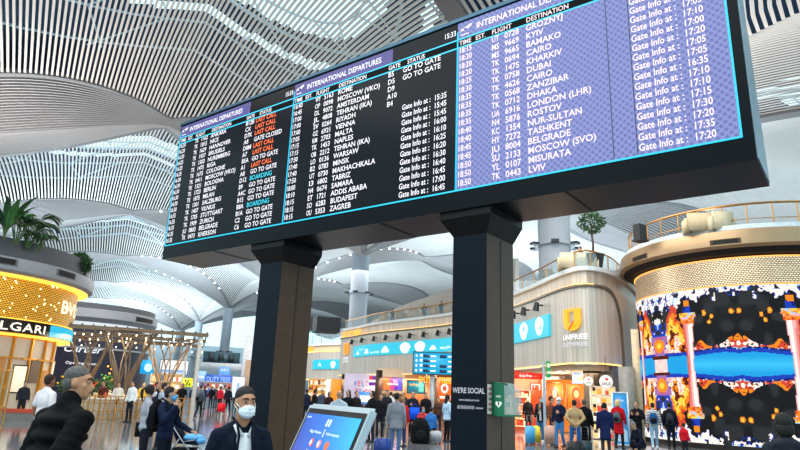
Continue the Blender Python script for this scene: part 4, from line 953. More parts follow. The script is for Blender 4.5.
q = MB(); q.lathe(LC_, [(LR + .56, 8.5), (LR + .75, 8.62), (LR + .76, 8.95), (LR + .68, 9.28), (LR + .55, 9.34), (0, 9.36)], 96); q.build('cornice', bronze, led, smooth=True); q = MB(); q.lathe(LC_, [(LR - .3, 8.24), (LR + .3, 8.3), (LR + .57, 8.5), (LR - .3, 8.6)], 96, closed=True); q.build('soffit', mat('#120e0b', rough=.7), led)  # soffit nearly black: shade under the cornice put into its colour
q = MB(); q.lathe(LC_, [(LR + .3, 9.34), (LR + .5, 9.34), (LR + .5, 9.55), (LR + .3, 9.55)], 96, closed=True); q.build('parapet_edge', mat('#d8e6ee', rough=.4), led)
lp = circle_path(LC_, LR + .75, 150, 340)
def cyl_ang(px, y, c, r):
    d = ray(px, y); o_ = np.array(CAM[:2]) - np.array(c); A_ = d[0] ** 2 + d[1] ** 2; B_ = 2 * (o_ @ d[:2]); C__ = o_ @ o_ - r * r
    p_ = CAM + d * ((-B_ - math.sqrt(max(0, B_ * B_ - 4 * A_ * C__))) / (2 * A_)); return math.degrees(math.atan2(p_[1] - c[1], p_[0] - c[0])) % 360
for a in (cyl_ang(639, 256, LC_, LR + .76), cyl_ang(725, 241, LC_, LR + .76), cyl_ang(725, 241, LC_, LR + .76) + 58):
    q = MB(); s0 = R(a - 150) * (LR + .75); q.strip(lp, s0 - .62, s0 + .62, 8.66, 8.9, -.02, .012); q.strip(lp, s0 - .5, s0 + .5, 8.7, 8.86, 0, .02, m=1); q.build('vent', [bronze_d, dark_in], led)
railm = mat('#b98a4e', rough=.3, metal=.7); glassm = mat('#a8c4cc', rough=.04, var=0, alpha=.22)
rail = thing('terrace_railing', 'bronze railing on the roof of the round video-screen shop', 'railing', (LC_[0], LC_[1], 9.36))
q = MB(); q.tube([(LC_[0] + (LR + .2) * math.cos(R(a)), LC_[1] + (LR + .2) * math.sin(R(a)), 10.55) for a in range(150, 346, 5)], .055, 8); q.build('handrail', railm, rail)
q = MB(); q.tube([(LC_[0] + (LR + .2) * math.cos(R(a)), LC_[1] + (LR + .2) * math.sin(R(a)), 9.85) for a in range(150, 346, 5)], .02, 6); q.build('lower_rail', railm, rail)
for a in range(152, 346, 10):
    q = MB(); q.tube([(LC_[0] + (LR + .2) * math.cos(R(a)), LC_[1] + (LR + .2) * math.sin(R(a)), z) for z in (9.36, 10.55)], .032, 6); q.build('post', railm, rail)
# the moving picture: a kaleidoscope of columns, flames and a blue pool
def hsh(i, j, s=0): 
    n = math.sin(i * 127.1 + j * 311.7 + s * 74.7) * 43758.5453; return n - math.floor(n)
def vnoise(x, y, s=0):
    i, j = math.floor(x), math.floor(y); fx, fy = x - i, y - j; fx = fx * fx * (3 - 2 * fx); fy = fy * fy * (3 - 2 * fy)
    return (hsh(i, j, s) * (1 - fx) + hsh(i + 1, j, s) * fx) * (1 - fy) + (hsh(i, j + 1, s) * (1 - fx) + hsh(i + 1, j + 1, s) * fx) * fy
CO = {k: np.array(lin(h)) for k, h in dict(k='#17181b', g='#2b2e30', cy='#1fa0e0', cy2='#3cc0f4', bl='#1a3fb4', db='#101f6e', w='#fdf3ea', pk='#f3b3b0', rd='#d2452a', og='#f28a1e', ye='#ffd24a', br='#5a1d12', pu='#8d79c8', lb='#a9cdf5').items()}
def fbm(x, y, s): return .55 * vnoise(x, y, s) + .3 * vnoise(x * 2.1, y * 2.1, s + 1) + .15 * vnoise(x * 4.3, y * 4.3, s + 2)
def mixc(p, q, t): t = max(0, min(1, t)); return p + (q - p) * t
def led_pic(a, b):
    """a: 0 at a mirror axis .. 1 at the next; b: height above or below the mirror line in metres"""
    x = a * 4.2
    n = fbm(x * 1.6, b * 1.6, 1); m = fbm(x * 3.4 + 9, b * 3.4, 7); f = vnoise(x * 11, b * 11, 4)
    c = mixc(CO['k'], CO['g'], (vnoise(x * 2.5, b * 2.5, 5) - .45) * 4)
    # spray of white foam near the rims and on the column side
    edge = b - (2.75 - .55 * a); lump = m + .25 * (f - .5) + .42 * edge + .08 * a
    if edge > -.45 and lump > .775: c = CO['w'] if f > .3 else CO['lb']
    if edge > -.2 and .725 < lump < .77: c = CO['bl']
    for ax_, bx_, r_ in ((.04, 2.28, .11), (.25, 2.1, .09), (.33, 2.25, .10), (.28, 1.85, .07)):      # embers
        d_ = math.hypot((a - ax_) * 4.2, (b - bx_) * .8) + .08 * (m - .5)
        if d_ < r_: c = CO['og'] if d_ > r_ * .5 else CO['ye']
    shore = .56 + .10 * n + .06 * math.sin(a * 9)
    if a < .52:                                               # the pool and its ornate shore
        if b < shore: c = mixc(CO['cy2'], CO['cy'], b / .35) if b < shore - .16 else mixc(CO['cy'], CO['bl'], 1)
        elif b < shore + .22 * n + .1: c = CO['db'] if f < .7 else CO['lb']
        o_ = .30 * math.exp(-(a / .15) ** 2) + .2 * math.exp(-((a - .40) / .07) ** 2)
        if shore + .08 < b < shore + .12 + o_ * (1.1 + .9 * m):
            c = (CO['bl'], CO['og'], CO['w'], CO['rd'], CO['og'])[min(4, int(m * 6.5))] if f > .2 else CO['k']
    else:                                                     # pool beyond the columns, flames over it
        if b < .36 + .08 * n: c = CO['cy']
        elif b < .56: c = CO['bl']
        else:
            top = .9 + 1.75 * math.exp(-((a - .74) / .17) ** 2) * (.5 + .9 * m)
            if b < top:
                q = (top - b) / top + .5 * (n - .5) + .25 * (f - .5)
                c = CO['rd'] if q < .08 else CO['og'] if q < .25 else CO['ye'] if q < .4 else (CO['pk'], CO['w'], CO['og'], CO['br'])[min(3, int(m * 6 - 1)) if m > .17 else 0]
    if a > .84:                                               # fire bowl on its stem
        wv = .86 + .05 * math.sin(b * 3)
        if b < .30: c = mixc(CO['pk'], CO['w'], m) if a > .88 else c
        elif b < .46: c = CO['br'] if m > .3 else CO['k']
        elif b < 1.35 and a > wv:
            e = math.hypot((1 - a) / .12, (b - .92) / .40) + .3 * (m - .5); c = CO['ye'] if e < .42 else CO['og'] if e < .8 else mixc(CO['pu'], CO['rd'], (m - .3) * 3)
        elif b < 1.95 and m + .1 * f > .38: c = CO['lb'] if n > .55 else CO['bl'] if n > .35 else CO['w']
        elif b < 2.45 and m > .5: c = CO['w']
    ac = .535; wc = .026 + .016 * min(b, 2.0)                 # the tall paired columns
    if b < 2.0:
        d_ = a - ac
        if abs(d_) < wc: c = CO['w'] if d_ < -wc * .15 else CO['pk'] if d_ < wc * .45 else mixc(CO['pk'], CO['rd'], .6)
        elif abs(d_) < wc + .012: c = CO['rd'] if d_ > 0 else CO['pk']
    if abs(a - ac) < .085 and 1.82 < b < 2.14: c = CO['pk'] if m > .5 else CO['og'] if m > .35 else CO['rd']
    if abs(a - ac) < .105 - .03 * (b - 2.1) and 2.1 < b < 2.34: c = CO['lb'] if m > .55 else CO['og'] if f > .5 else CO['ye']
    if abs(a - ac) < .05 and 2.34 < b < 2.62: c = CO['bl'] if m > .4 else CO['db']
    if abs(a - ac) < .035 and 2.62 < b < 2.9: c = CO['br'] if m > .5 else CO['og']
    return c
def ang_at(px, y):
    d = ray(px, y); o_ = np.array(CAM[:2]) - np.array(LC_); A_ = d[0] ** 2 + d[1] ** 2; B_ = 2 * (o_ @ d[:2]); C__ = o_ @ o_ - LR * LR
    t_ = (-B_ - math.sqrt(max(0, B_ * B_ - 4 * A_ * C__))) / (2 * A_); p_ = CAM + d * t_; return math.atan2(p_[1] - LC_[1], p_[0] - LC_[0]) % (2 * PI)
th0 = ang_at(741, 365); dth = th0 - ang_at(661, 365); ta, tb = R(150), R(345)
def ledf(x, y):
    th = ta + (tb - ta) * x; a = abs(th - th0) / dth % 2; a = 2 - a if a > 1 else a
    return led_pic(a, abs(y * 6.7 - 3.33))
pic_grid('screen', ledf, 420, 200, lambda x, y: (LC_[0] + (LR + .03) * math.cos(ta + (tb - ta) * x), LC_[1] + (LR + .03) * math.sin(ta + (tb - ta) * x), .22 + 6.7 * y), emis_attr('video_picture', 1.15), led)
q = MB(); q.lathe(LC_, [(LR, .02), (LR + .1, .02), (LR + .1, .22), (LR, .22)], 72, R(150), R(345), closed=True); q.build('plinth', mat('#101113', rough=.4), led)

# ------------------------------------------------------------------ duty free building with its curved front
fac = Path(smooth_pts([atD(x, 400, D)[:2] for x, D in ((337, 68.8), (352, 65.3), (370, 61.05), (410, 56.0), (452, 51.2), (486, 45.5), (515, 40.7), (535, 37.8), (553, 35.3), (570, 33.6), (585, 32.9), (600, 33.0), (617, 34.0), (630, 35.6))] + [(14.3, 36.5), (16.0, 39.5)], 6))
sP = {x: fac.find(x) for x in (337, 345, 352, 370, 380, 410, 440, 452, 490, 515, 535, 545, 553, 570, 585, 600, 617, 626)}
brush = bpy.data.materials.new('brushed_panels'); brush.use_nodes = True; nt = brush.node_tree; bb = nt.nodes['Principled BSDF']; bb.inputs['Metallic'].default_value = .2; bb.inputs['Roughness'].default_value = .42
tc = nt.nodes.new('ShaderNodeTexCoord'); mp = nt.nodes.new('ShaderNodeMapping'); mp.inputs['Scale'].default_value = (9, 9, .15); nt.links.new(tc.outputs['Object'], mp.inputs['Vector']); nz = nt.nodes.new('ShaderNodeTexNoise'); nz.inputs['Scale'].default_value = 1; nz.inputs['Detail'].default_value = 3; nt.links.new(mp.outputs['Vector'], nz.inputs['Vector'])
rp = nt.nodes.new('ShaderNodeValToRGB'); rp.color_ramp.elements[0].color = (*lin('#a59e94'), 1); rp.color_ramp.elements[1].color = (*lin('#d0c8bc'), 1); rp.color_ramp.elements[0].position = .3; rp.color_ramp.elements[1].position = .7
nt.links.new(nz.outputs['Fac'], rp.inputs['Fac']); nt.links.new(rp.outputs['Color'], bb.inputs['Base Color'])
slabm = mat('#cfd8de', rough=.5, var=.04); beige = mat('#d6bf9f', rough=.5, var=.06); warm = emis('#ffc46a', 2.2)
fb = thing('duty_free_building', 'two-storey duty free shop building with a curved brushed metal front', 'shop building', (*fac.xy(sP[515]), 0))
sA, sB, sE = sP[337], sP[617], fac.len
q = MB(); q.strip(fac, sA, sP[617] + .9, 3.62, 7.55, -.3, 0); q.build('fascia', brush, fb, smooth=True)
q = MB(); q.strip(fac, sA, sE, 7.62, 8.42, -.75, -.35); q.build('upper_band', brush, fb, smooth=True)
q = MB(); q.strip(fac, sP[617] + .85, sE, 0, 7.62, -.8, -.25); q.build('end_wall', beige, fb, smooth=True)
q = MB()   # curved edge frame of the fascia
q.strip(fac, sA, sP[600], 7.5, 7.62, -.32, .1)
fr_pts = []
for i in range(25):
    u = i / 24; s_ = sP[600] + (sP[617] + .95 - sP[600]) * (1 - (1 - u) ** 2.2); z_ = 7.56 - 3.95 * u ** 2.6; p_, n_ = fac.at(s_); fr_pts.append((p_[0] + n_[0] * .04, p_[1] + n_[1] * .04, z_))
q.tube(fr_pts, .09, 6); q.build('fascia_edge', mat('#6d6455', rough=.35, metal=.6), fb)
q = MB(); q.strip(fac, sA, sP[600], 7.63, 7.68, -.34, -.02); q.strip(fac, sA, sP[617] + .6, 3.6, 3.66, .0, .05); q.build('cove_light', warm, fb)
def back_poly(off, z): return [(*(fac.at(s_)[0] + fac.at(s_)[1] * off), z) for s_ in np.linspace(sA, sE, 70)] + [(22, 50, z), (13, 72, z), (-1, 80, z)]
q = MB(); q.strip(fac, sA, sE, 8.42, 8.64, -.9, -.15); q.prism(back_poly(-.5, 8.6), (0, 0, .06)); q.build('terrace_slab', slabm, fb)
q = MB(); q.prism(back_poly(-.34, 3.32), (0, 0, .28)); q.build('soffit', mat('#b9a58e', rough=.6), fb)
bw_ = Path(smooth_pts([(-6.5, 80), (2, 68), (9.5, 57), (16, 46.5), (20.5, 41)], 6)); q = MB(); q.strip(bw_, 0, bw_.len, 0, 3.4, -.2, 0); q.build('back_wall', mat('#8b6a4c', rough=.7), fb)
for x in (380, 405, 428, 500, 612):      # piers of the shop front
    q = MB(); s_ = fac.find(x); q.strip(fac, s_ - .35, s_ + .35, 0, 3.62, -1.5, -.8); q.build('pier', mat('#3b3430', rough=.5), fb)
q = MB(); s_ = fac.find(627); q.strip(fac, s_ - 1.1, s_ + .7, 0, 3.7, -1.0, -.2); q.build('pier', mat('#6e6a66', rough=.5), fb)
# small black spotlights above the screens
blackm = mat('#101114', rough=.4)
for x in (352, 362, 374, 386, 398, 411, 425, 440, 452, 520, 531, 545):
    s_ = fac.find(x); p_, n_ = fac.at(s_); t = thing('wall_spotlight', 'small black adjustable spotlight in the row above the cyan screens', 'spotlight', (p_[0], p_[1], 6.9), 0, 'black spotlights on the duty free front')
    q = MB(); q.tube([(p_[0], p_[1], 7.05), (p_[0] + n_[0] * .35, p_[1] + n_[1] * .35, 7.05)], .05, 6); q.build('arm', blackm, t)
    q = MB(); q.tube([(p_[0] + n_[0] * .35, p_[1] + n_[1] * .35, 7.2), (p_[0] + n_[0] * .42, p_[1] + n_[1] * .42, 6.72)], [.13, .19], 10); q.build('lamp_head', blackm, t)
# cyan screens
def path_sign(name, label, cat, path, s0, s1, z0, z1, o, m, th=.12, frame=None):
    p_, _ = path.at((s0 + s1) / 2); t = thing(name, label, cat, (p_[0], p_[1], z0)); q = MB(); q.strip(path, s0, s1, z0, z1, o, o + th, step=.3); q.build('panel' if frame is None else 'screen', m, t)
    return t
def blob(mb, path, s, z, w, h, off, kind='cake'):
    pts = []
    if kind == 'cake':
        for (x, y) in ((-.5, 0), (-.5, .35), (-.36, .42), (-.36, .66), (-.2, .72), (-.16, .92), (0, 1), (.16, .92), (.2, .72), (.36, .66), (.36, .42), (.5, .35), (.5, 0)): pts.append((x, y))
    elif kind == 'bear':
        pts = [(.5 * math.cos(a) * (1 + .12 * math.sin(3 * a)), .5 + .5 * math.sin(a)) for a in np.linspace(0, 2 * PI, 26, endpoint=False)]
    else: pts = [(.5 * math.cos(a), .5 + .5 * math.sin(a)) for a in np.linspace(0, 2 * PI, 16, endpoint=False)]
    vs = []
    for x, y in pts:
        p_, n_ = path.at(s + x * w); vs.append((p_[0] + n_[0] * off, p_[1] + n_[1] * off, z + y * h))
    mb.add(vs, [tuple(range(len(vs)))])
cyan = emis('#22b9d3', 1.05); white_e = emis('#eefcff', 1.0)
t1 = path_sign('advertising_screen', 'long cyan advertising screen with white cake shapes, middle of the duty free front', 'screen', fac, sP[352], fac.find(468), 5.42, 6.5, .02, cyan, frame=1)
q = MB(); s_ = sP[352]; L_ = fac.find(452) - s_
for f_, w_, h_, k_ in ((.42, 1.2, .62, 'cake'), (.60, 1.5, .98, 'bear'), (.73, 1.45, .98, 'bear'), (.22, .9, .5, 'cake'), (.08, .8, .35, 'cake'), (.84, .9, .4, 'cake')): blob(q, fac, s_ + L_ * f_, 5.44 if k_ == 'bear' else 5.62, w_, h_, .15, k_)
text_path(q, 'new arrivals', fac, s_ + L_ * .27, 5.62, .22, .15, width=1.6); text_path(q, 'easy gifts', fac, s_ + L_ * .9, 5.65, .24, .15, width=1.6); text_path(q, 'Shop more', fac, s_ + L_ * .1, 6.05, .15, .15, width=1.4)
q.build('white_graphics', white_e, t1)
t1 = path_sign('advertising_screen', 'cyan advertising screen with two white bear shapes beside the yellow shop emblem', 'screen', fac, sP[490], sP[553], 5.22, 6.42, .02, cyan, frame=1)
q = MB(); blob(q, fac, fac.find(527), 5.3, 1.25, 1.05, .15, 'bear'); blob(q, fac, fac.find(543.5), 5.35, 1.3, 1.05, .15, 'bear'); blob(q, fac, fac.find(507), 5.3, 1.4, .9, .15, 'cake'); q.build('white_graphics', white_e, t1)
q = MB(); blob(q, fac, fac.find(527), 5.78, .3, .34, .16, 'o'); blob(q, fac, fac.find(545), 5.62, .28, .26, .16, 'o'); q.build('cyan_mark', cyan, t1)
def U_emblem(name, label, path, sc, z0, w, h, mats):
    p_, _ = path.at(sc); t = thing(name, label, 'sign', (p_[0], p_[1], z0)); q = MB()
    def G(x, y, o): p2, n2 = path.at(sc + x * w); return (p2[0] + n2[0] * o, p2[1] + n2[1] * o, z0 + y * h)
    outl = [(-.5, 1), (-.5, .36), (-.44, .18), (-.3, .05), (-.1, 0), (.12, 0), (.3, .05), (.44, .18), (.5, .36), (.5, 1), (.21, 1), (.21, .45), (.12, .30), (-.1, .24), (-.21, .36), (-.21, 1)]
    n = len(outl); q.add([G(x, y, .02) for x, y in outl] + [G(x, y, .16) for x, y in outl], [tuple(range(n - 1, -1, -1)), tuple(range(n, 2 * n))] + [(i, (i + 1) % n, n + (i + 1) % n, n + i) for i in range(n)]); q.build('emblem', mats[0], t)
    q = MB(); o2 = [(-.13, 1.0), (.13, 1.0), (.13, .87), (-.13, .87)]; q.add([G(x, y, .1) for x, y in o2] + [G(x, y, .16) for x, y in o2], [(3, 2, 1, 0), (4, 5, 6, 7), (0, 1, 5, 4), (1, 2, 6, 5), (2, 3, 7, 6), (3, 0, 4, 7)]); q.build('emblem_bar', mats[0], t)
    q = MB(); o2 = [(-.16, .03), (-.07, .02), (.2, .38), (.2, .48)]; q.add([G(x, y, .165) for x, y in o2] + [G(x, y, .18) for x, y in o2], [(3, 2, 1, 0), (4, 5, 6, 7), (0, 1, 5, 4), (1, 2, 6, 5), (2, 3, 7, 6), (3, 0, 4, 7)]); q.build('emblem_stroke', mats[1], t)
    return t
yl = emis('#f6b21e', 1.0); ylr = emis('#c84a18', .9)
sc_ = fac.find(575.3); t = U_emblem('shop_emblem', 'big yellow U-shaped shop emblem with UNIFREE DUTY FREE lettering', fac, sc_, 5.28, 1.15, 1.12, (yl, ylr))
q = MB(); text_path(q, 'UNIFREE', fac, sc_ + .05, 4.83, .27, .1, width=1.62, center=True); q.build('lettering', emis('#f2f4f8', 1.0), t); q = MB(); text_path(q, 'DUTYFREE', fac, sc_ + .05, 4.47, .22, .1, width=1.62, center=True); q.build('lower_lettering', emis('#d8dde6', .8), t)
sc_ = fac.find(344.2); t = U_emblem('shop_emblem', 'small orange shop emblem on a white plate left of the long cyan screen', fac, sc_, 5.75, 1.1, 1.2, (emis('#f59a1e', 1.1), emis('#d8641a', 1)))
q = MB(); text_path(q, 'UNIFREE', fac, sc_, 5.25, .28, .1, width=1.4, center=True); text_path(q, 'DUTYFREE', fac, sc_, 4.95, .2, .1, width=1.4, center=True); q.build('lettering', emis('#f2f4f8', 1), t)
def letters(label, s, path, s0, z, h, width, m, off=.06):
    p_, _ = path.at(s0 + width / 2); t = thing('sign_lettering', label, 'sign', (p_[0], p_[1], z)); q = MB(); text_path(q, s, path, s0, z, h, off, width=width); o = q.build('letters', m, t)
    md = o.modifiers.new('s', 'SOLIDIFY'); md.thickness = .05; return t
ogl = emis('#ffa41e', 1.7)
letters('orange DUTY FREE letters on the upper band at the far end of the curved front', 'DUTY FREE', fac, fac.find(336.5), 7.64, .62, fac.find(357.5) - fac.find(336.5), ogl, .0)
# terrace railing
tr_ = thing('terrace_railing', 'long glass terrace railing with gold handrail above the duty free front', 'railing', (*fac.xy(sP[515]), 8.66))
def rail_pts(z, off=-.5, s0=sA, s1=sE): return [(*(fac.at(s_)[0] + fac.at(s_)[1] * off), z) for s_ in np.linspace(s0, s1, 90)]
q = MB(); q.tube(rail_pts(9.55), .05, 8); q.build('handrail', railm, tr_)
q = MB(); q.strip(fac, sA, sE, 8.7, 9.45, -.52, -.49); q.build('glass', glassm, tr_)
for s_ in np.arange(sA, sE, 1.9):
    p_, n_ = fac.at(s_); p_ = p_ + n_ * -.5; q = MB(); q.tube([(p_[0], p_[1], 8.66), (p_[0], p_[1], 9.55)], .035, 6); q.build('post', railm, tr_)
# mezzanine wall behind the terrace
q = MB(); m0_, m1_ = sA + 1.0, fac.find(480); q.strip(fac, m0_, m1_, 8.6, 12, -3.2, -2.9, zf=lambda s_: (8.6, 9.5 + 2.9 * ((s_ - m0_) / (m1_ - m0_)) ** .9)); struct(q.build('wall_mezzanine', mat('#b3aba2', rough=.7, var=.05)))
p_ = atD(326, 330, 74); q = MB(); q.box((p_[0], p_[1], 10), (2.8, 3, 1.7), .3); tag(q.build('ventilation_box', mat('#23272c', rough=.6)), 'dark box-like cabin above the terrace next to the left pillar', 'cabin'); bpy.data.objects['ventilation_box'].location.z = 8.62
# terrace furniture
def armchair(x, D, z, col, rz, label, off=-1.2, w=.85):
    if x is None: g = D
    else:
        s_ = fac.find(x); p2, n2 = fac.at(s_); g = p2 + n2 * off
    t = thing('armchair' if w < 1.2 else 'sofa', label, 'armchair' if w < 1.2 else 'sofa', (g[0], g[1], z), rz, None)
    m = fabric(col); q = MB(); q.box((0, 0, .25), (w, .75, .34)); local_obj('seat', q, m, t); q = MB(); q.box((0, .36, .5), (w, .16, .8)); local_obj('backrest', q, m, t)
    for s in (-1, 1): q = MB(); q.box((s * (w / 2 + .06), 0, .36), (.13, .78, .62)); local_obj('armrest', q, m, t)
    for sx in (-1, 1):
        for sy in (-1, 1): q = MB(); q.tube([(sx * w * .42, sy * .3, 0), (sx * w * .42, sy * .3, .09)], .03, 6); local_obj('leg', q, blackm, t)
    return t
for x, c_, l_ in ((372, '#c9a87c', 'first armchair from the left pillar on the long terrace'), (388, '#b48f66', 'second armchair from the left pillar on the long terrace'), (402, '#d0b48c', 'tan armchair at the middle of the long terrace'), (421, '#c2a078', 'brownish armchair on the long terrace above the purple screen'), (438, '#cdb28e', 'last armchair on the long terrace before the right pillar')):
    armchair(x, 0, 8.66, c_, 2.6, l_)
armchair(606, 0, 8.66, '#cdbf9f', 2.9, 'long beige terrace sofa right of the potted tree', off=-1.5, w=1.9); armchair(533, 0, 8.66, '#6f6558', 2.4, 'dark brown terrace armchair left of the seated terrace guest'); armchair(557, 0, 8.66, '#bda98a', 2.6, 'beige terrace armchair next to the seated terrace guest', off=-1.0)
for x, tp, l_ in ((380, '#23252e', 'terrace guest in black at the left end of the long terrace'), (412, '#2d3444', 'terrace guest in slate at the middle of the long terrace'), (430, '#15161b', 'terrace guest in dark clothes above the shop screens'), (446, '#473a33', 'terrace guest in brown close to the right pillar'), (568.5, '#1d1d24', 'terrace guest in black beside the potted tree')):
    s_ = fac.find(x); p2, n2 = fac.at(s_); P(l_, x, 0, 0, 180 if x != 568.5 else 250, top=tp, k=.97, stance='sit', z0=8.66, xy=p2 + n2 * -1.05, vox=.032, arms=('chest', 'knee'), hair=('short', '#15100e'))
s_ = fac.find(568.5); p2, n2 = fac.at(s_)
for x in (380, 412, 430, 446, 568.5):
    s_ = fac.find(x); p2, n2 = fac.at(s_); g = p2 + n2 * -1.12; t = thing('stool', 'round dark stool under a terrace guest', 'stool', (g[0], g[1], 8.66), 0, 'dark stools on the terrace'); q = MB(); q.lathe((0, 0), [(0, .42), (.2, .42), (.2, .46), (0, .46)], 16); local_obj('seat', q, blackm, t); q = MB(); q.lathe((0, 0), [(0, 0), (.18, 0), (.18, .02), (.04, .05), (.04, .42), (0, .42)], 14); local_obj('stand', q, blackm, t)
# leaves
leaf_m = [mat(h, rough=.5, var=.25, scale=3) for h in ('#1f4a22', '#2f6329', '#16361c')]; bark = mat('#4a3a2c', rough=.9, bump=.4)
def leaves(mb, c, r, n, ln, wd):
    for _ in range(n):
        d = np.array([random.gauss(0, 1) for _ in range(3)]); d /= np.linalg.norm(d); p0 = np.array(c) + d * np.array(r) * random.uniform(.35, 1.0) ** .6
        a = d + np.array([random.gauss(0, .6) for _ in range(3)]); a /= np.linalg.norm(a); s = np.cross(a, [random.random(), random.random(), 1]); s /= np.linalg.norm(s) + 1e-9; nn2 = np.cross(a, s)
        L_ = ln * random.uniform(.7, 1.3); w_ = wd * random.uniform(.7, 1.2)
        mb.add([p0, p0 + a * L_ * .5 + s * w_ + nn2 * .1 * L_, p0 + a * L_, p0 + a * L_ * .5 - s * w_ + nn2 * .1 * L_, p0 + a * L_ * .5 + nn2 * (.1 * L_ + .03)], [(0, 1, 4), (1, 2, 4), (0, 4, 3), (4, 2, 3), (0, 3, 2, 1)], random.randrange(3))
s_ = fac.find(580.5); p2, n2 = fac.at(s_); g = p2 + n2 * -1.6
t = thing('potted_tree', 'small round-crowned tree in a dark planter on the terrace', 'tree', (g[0], g[1], 8.66))
q = MB(); q.hexa([(g[0] + a * .35, g[1] + b_ * .35, 8.66) for a, b_ in ((-1, -1), (1, -1), (1, 1), (-1, 1))], [(g[0] + a * .48, g[1] + b_ * .48, 9.5) for a, b_ in ((-1, -1), (1, -1), (1, 1), (-1, 1))]); q.build('planter', mat('#1a1d22', rough=.5), t)
q = MB(); q.tube([(g[0], g[1], 9.4), (g[0] + .04, g[1], 10.1), (g[0] - .02, g[1], 10.8), (g[0] + .02, g[1], 11.2)], [.07, .06, .05, .03], 8)
for a in range(6): q.tube([(g[0], g[1], 10.6 + a * .08), (g[0] + .5 * math.cos(a * 1.05), g[1] + .5 * math.sin(a * 1.05), 11.1 + a * .06)], [.03, .012], 5)
q.build('trunk', bark, t)
q = MB(); leaves(q, (g[0], g[1], 11.35), (.72, .72, .55), 520, .17, .05); q.build('crown', leaf_m, t)
# things on the roof of the video shop
for x, D, c_, rz, l_, w in ((722, 30.5, '#cbb896', 2.9, 'light beige sofa on the roof of the video-screen shop', 1.5), (738, 30.5, '#d6c7a8', 3.2, 'cream armchair on the roof of the video-screen shop', .9)):
    g = ground(x, D); armchair(None, g[:2], 9.36, c_, rz, l_, w=w)
g = ground(652, 31.2); q = MB(); q.box((g[0], g[1], 9.36 + .45), (.5, .4, .8), .5); q.box((g[0], g[1], 9.36 + .05), (.6, .5, .1), .5); tag(q.build('menu_board', mat('#15181c', rough=.5)), 'black upright board on the roof of the video-screen shop at its left rim', 'board')

# ------------------------------------------------------------------ flat panels, posters, shelves in the shops
def panel(name, label, cat, x0, y0, x1, y1, D, m, th=.1, frame=None, part='panel', turn=0.0):
    xm = (x0 + x1) / 2; c = atD(xm, (y0 + y1) / 2, D); a = math.atan2(c[1], c[0]) - PI / 2 + turn
    w = np.linalg.norm(atD(x1, y1, D)[:2] - atD(x0, y1, D)[:2]) / max(.3, math.cos(turn)); zt, zb = atD(xm, y0, D)[2], max(0.02, atD(xm, y1, D)[2])
    t = thing(name, label, cat, (c[0], c[1], zb), a)
    q = MB(); q.box((0, 0, (zt - zb) / 2), (w, th, zt - zb)); o = local_obj(part, q, m, t)
    if frame:
        q = MB(); f = .06
        for s in (-1, 1): q.box((s * (w / 2 + f / 2), 0, (zt - zb) / 2), (f, th * 1.4, zt - zb + 2 * f)); q.box((0, 0, (zt - zb) / 2 + s * ((zt - zb) / 2 + f / 2)), (w, th * 1.4, f))
        local_obj('frame', q, frame, t)
    t['w'] = w; t['h'] = zt - zb; return t
def ptext(t, s, fx, fz, h, m, width=None, name='lettering', slant=0):
    q = MB(); w, hh = t['w'], t['h']; text_plane(q, s, ((fx - .5) * w, -.06, fz * hh), (1, 0, 0), (0, 0, 1), h * hh, width=None if width is None else width * w, center=True, slant=slant); return local_obj(name, q, m, t)
def pshape(t, pts, m, name='graphic', y=-.056):
    q = MB(); w, hh = t['w'], t['h']; q.add([((x - .5) * w, y, z * hh) for x, z in pts], [tuple(range(len(pts)))]); return local_obj(name, q, m, t)
def ellpts(cx, cz, rx, rz, n=24): return [(cx + rx * math.cos(a), cz + rz * math.sin(a)) for a in np.linspace(0, 2 * PI, n, endpoint=False)]
def shelf(label, x0, y0, x1, y1, D, back, rows, colset, lit=1.0, turn=0.0):
    t = panel('display_shelf', label, 'display shelf', x0, y0, x1, y1, D, back, th=.15, part='back_panel', turn=turn); w, h = t['w'], t['h']
    q = MB()
    for i in range(rows + 1): q.box((0, -.2, h * i / rows), (w, .4, .05))
    for s in (-1, 1): q.box((s * w / 2, -.2, h / 2), (.06, .42, h))
    local_obj('shelf_boards', q, mat('#e9dcc6', rough=.5), t); mats = [emis(c_, lit) for c_ in colset]; q = MB()  # products glow: the shelf lighting is put into their emission
    for i in range(rows):
        x = -w / 2 + .08
        while x < w / 2 - .2:
            bw = random.uniform(.12, .34); bh = random.uniform(.4, .8) * h / rows; q.box((x + bw / 2, -.2, h * i / rows + .03 + bh / 2), (bw * .85, .25, bh), 0, random.randrange(len(mats))); x += bw
    o = local_obj('products', q, mats, t); o['kind'] = 'stuff'; return t
WHT = emis('#fdf6ee', 1.0)
# right entrance: glowing orange shop
panel('lit_wall', 'glowing orange-red shop back wall with a white arch emblem', 'shop wall', 505, 371, 548, 436, 41, emis('#e8501c', .75), th=.2)
t = panel('shop_fascia_sign', 'red lit strip sign over the orange shop entrance', 'sign', 512, 372.5, 544, 379, 39, emis('#d8281a', 1.0)); ptext(t, 'duty free', .42, .3, .45, WHT, .4)
t = panel('arch_emblem', 'white outlined square-arch emblem on the orange shop wall', 'sign', 530, 383, 541, 390, 38, emis('#e8501c', .7), th=.08)
q = MB(); w, h = t['w'], t['h']
for x, z, a, b_ in ((-.35, .4, .09, .8), (.35, .4, .09, .8), (0, .8, .8, .12), (-.1, .5, .06, .5)): q.box((x * w, -.06, z * h), (a * w, .06, b_ * h))
local_obj('emblem', q, WHT, t)
shelf('red and orange product shelves left in the glowing shop', 512, 390, 530, 426, 39, emis('#d84a1a', .8), 5, ('#ff7a2a', '#ffb04a', '#c8301a', '#ffe2b0', '#7a1c10'))
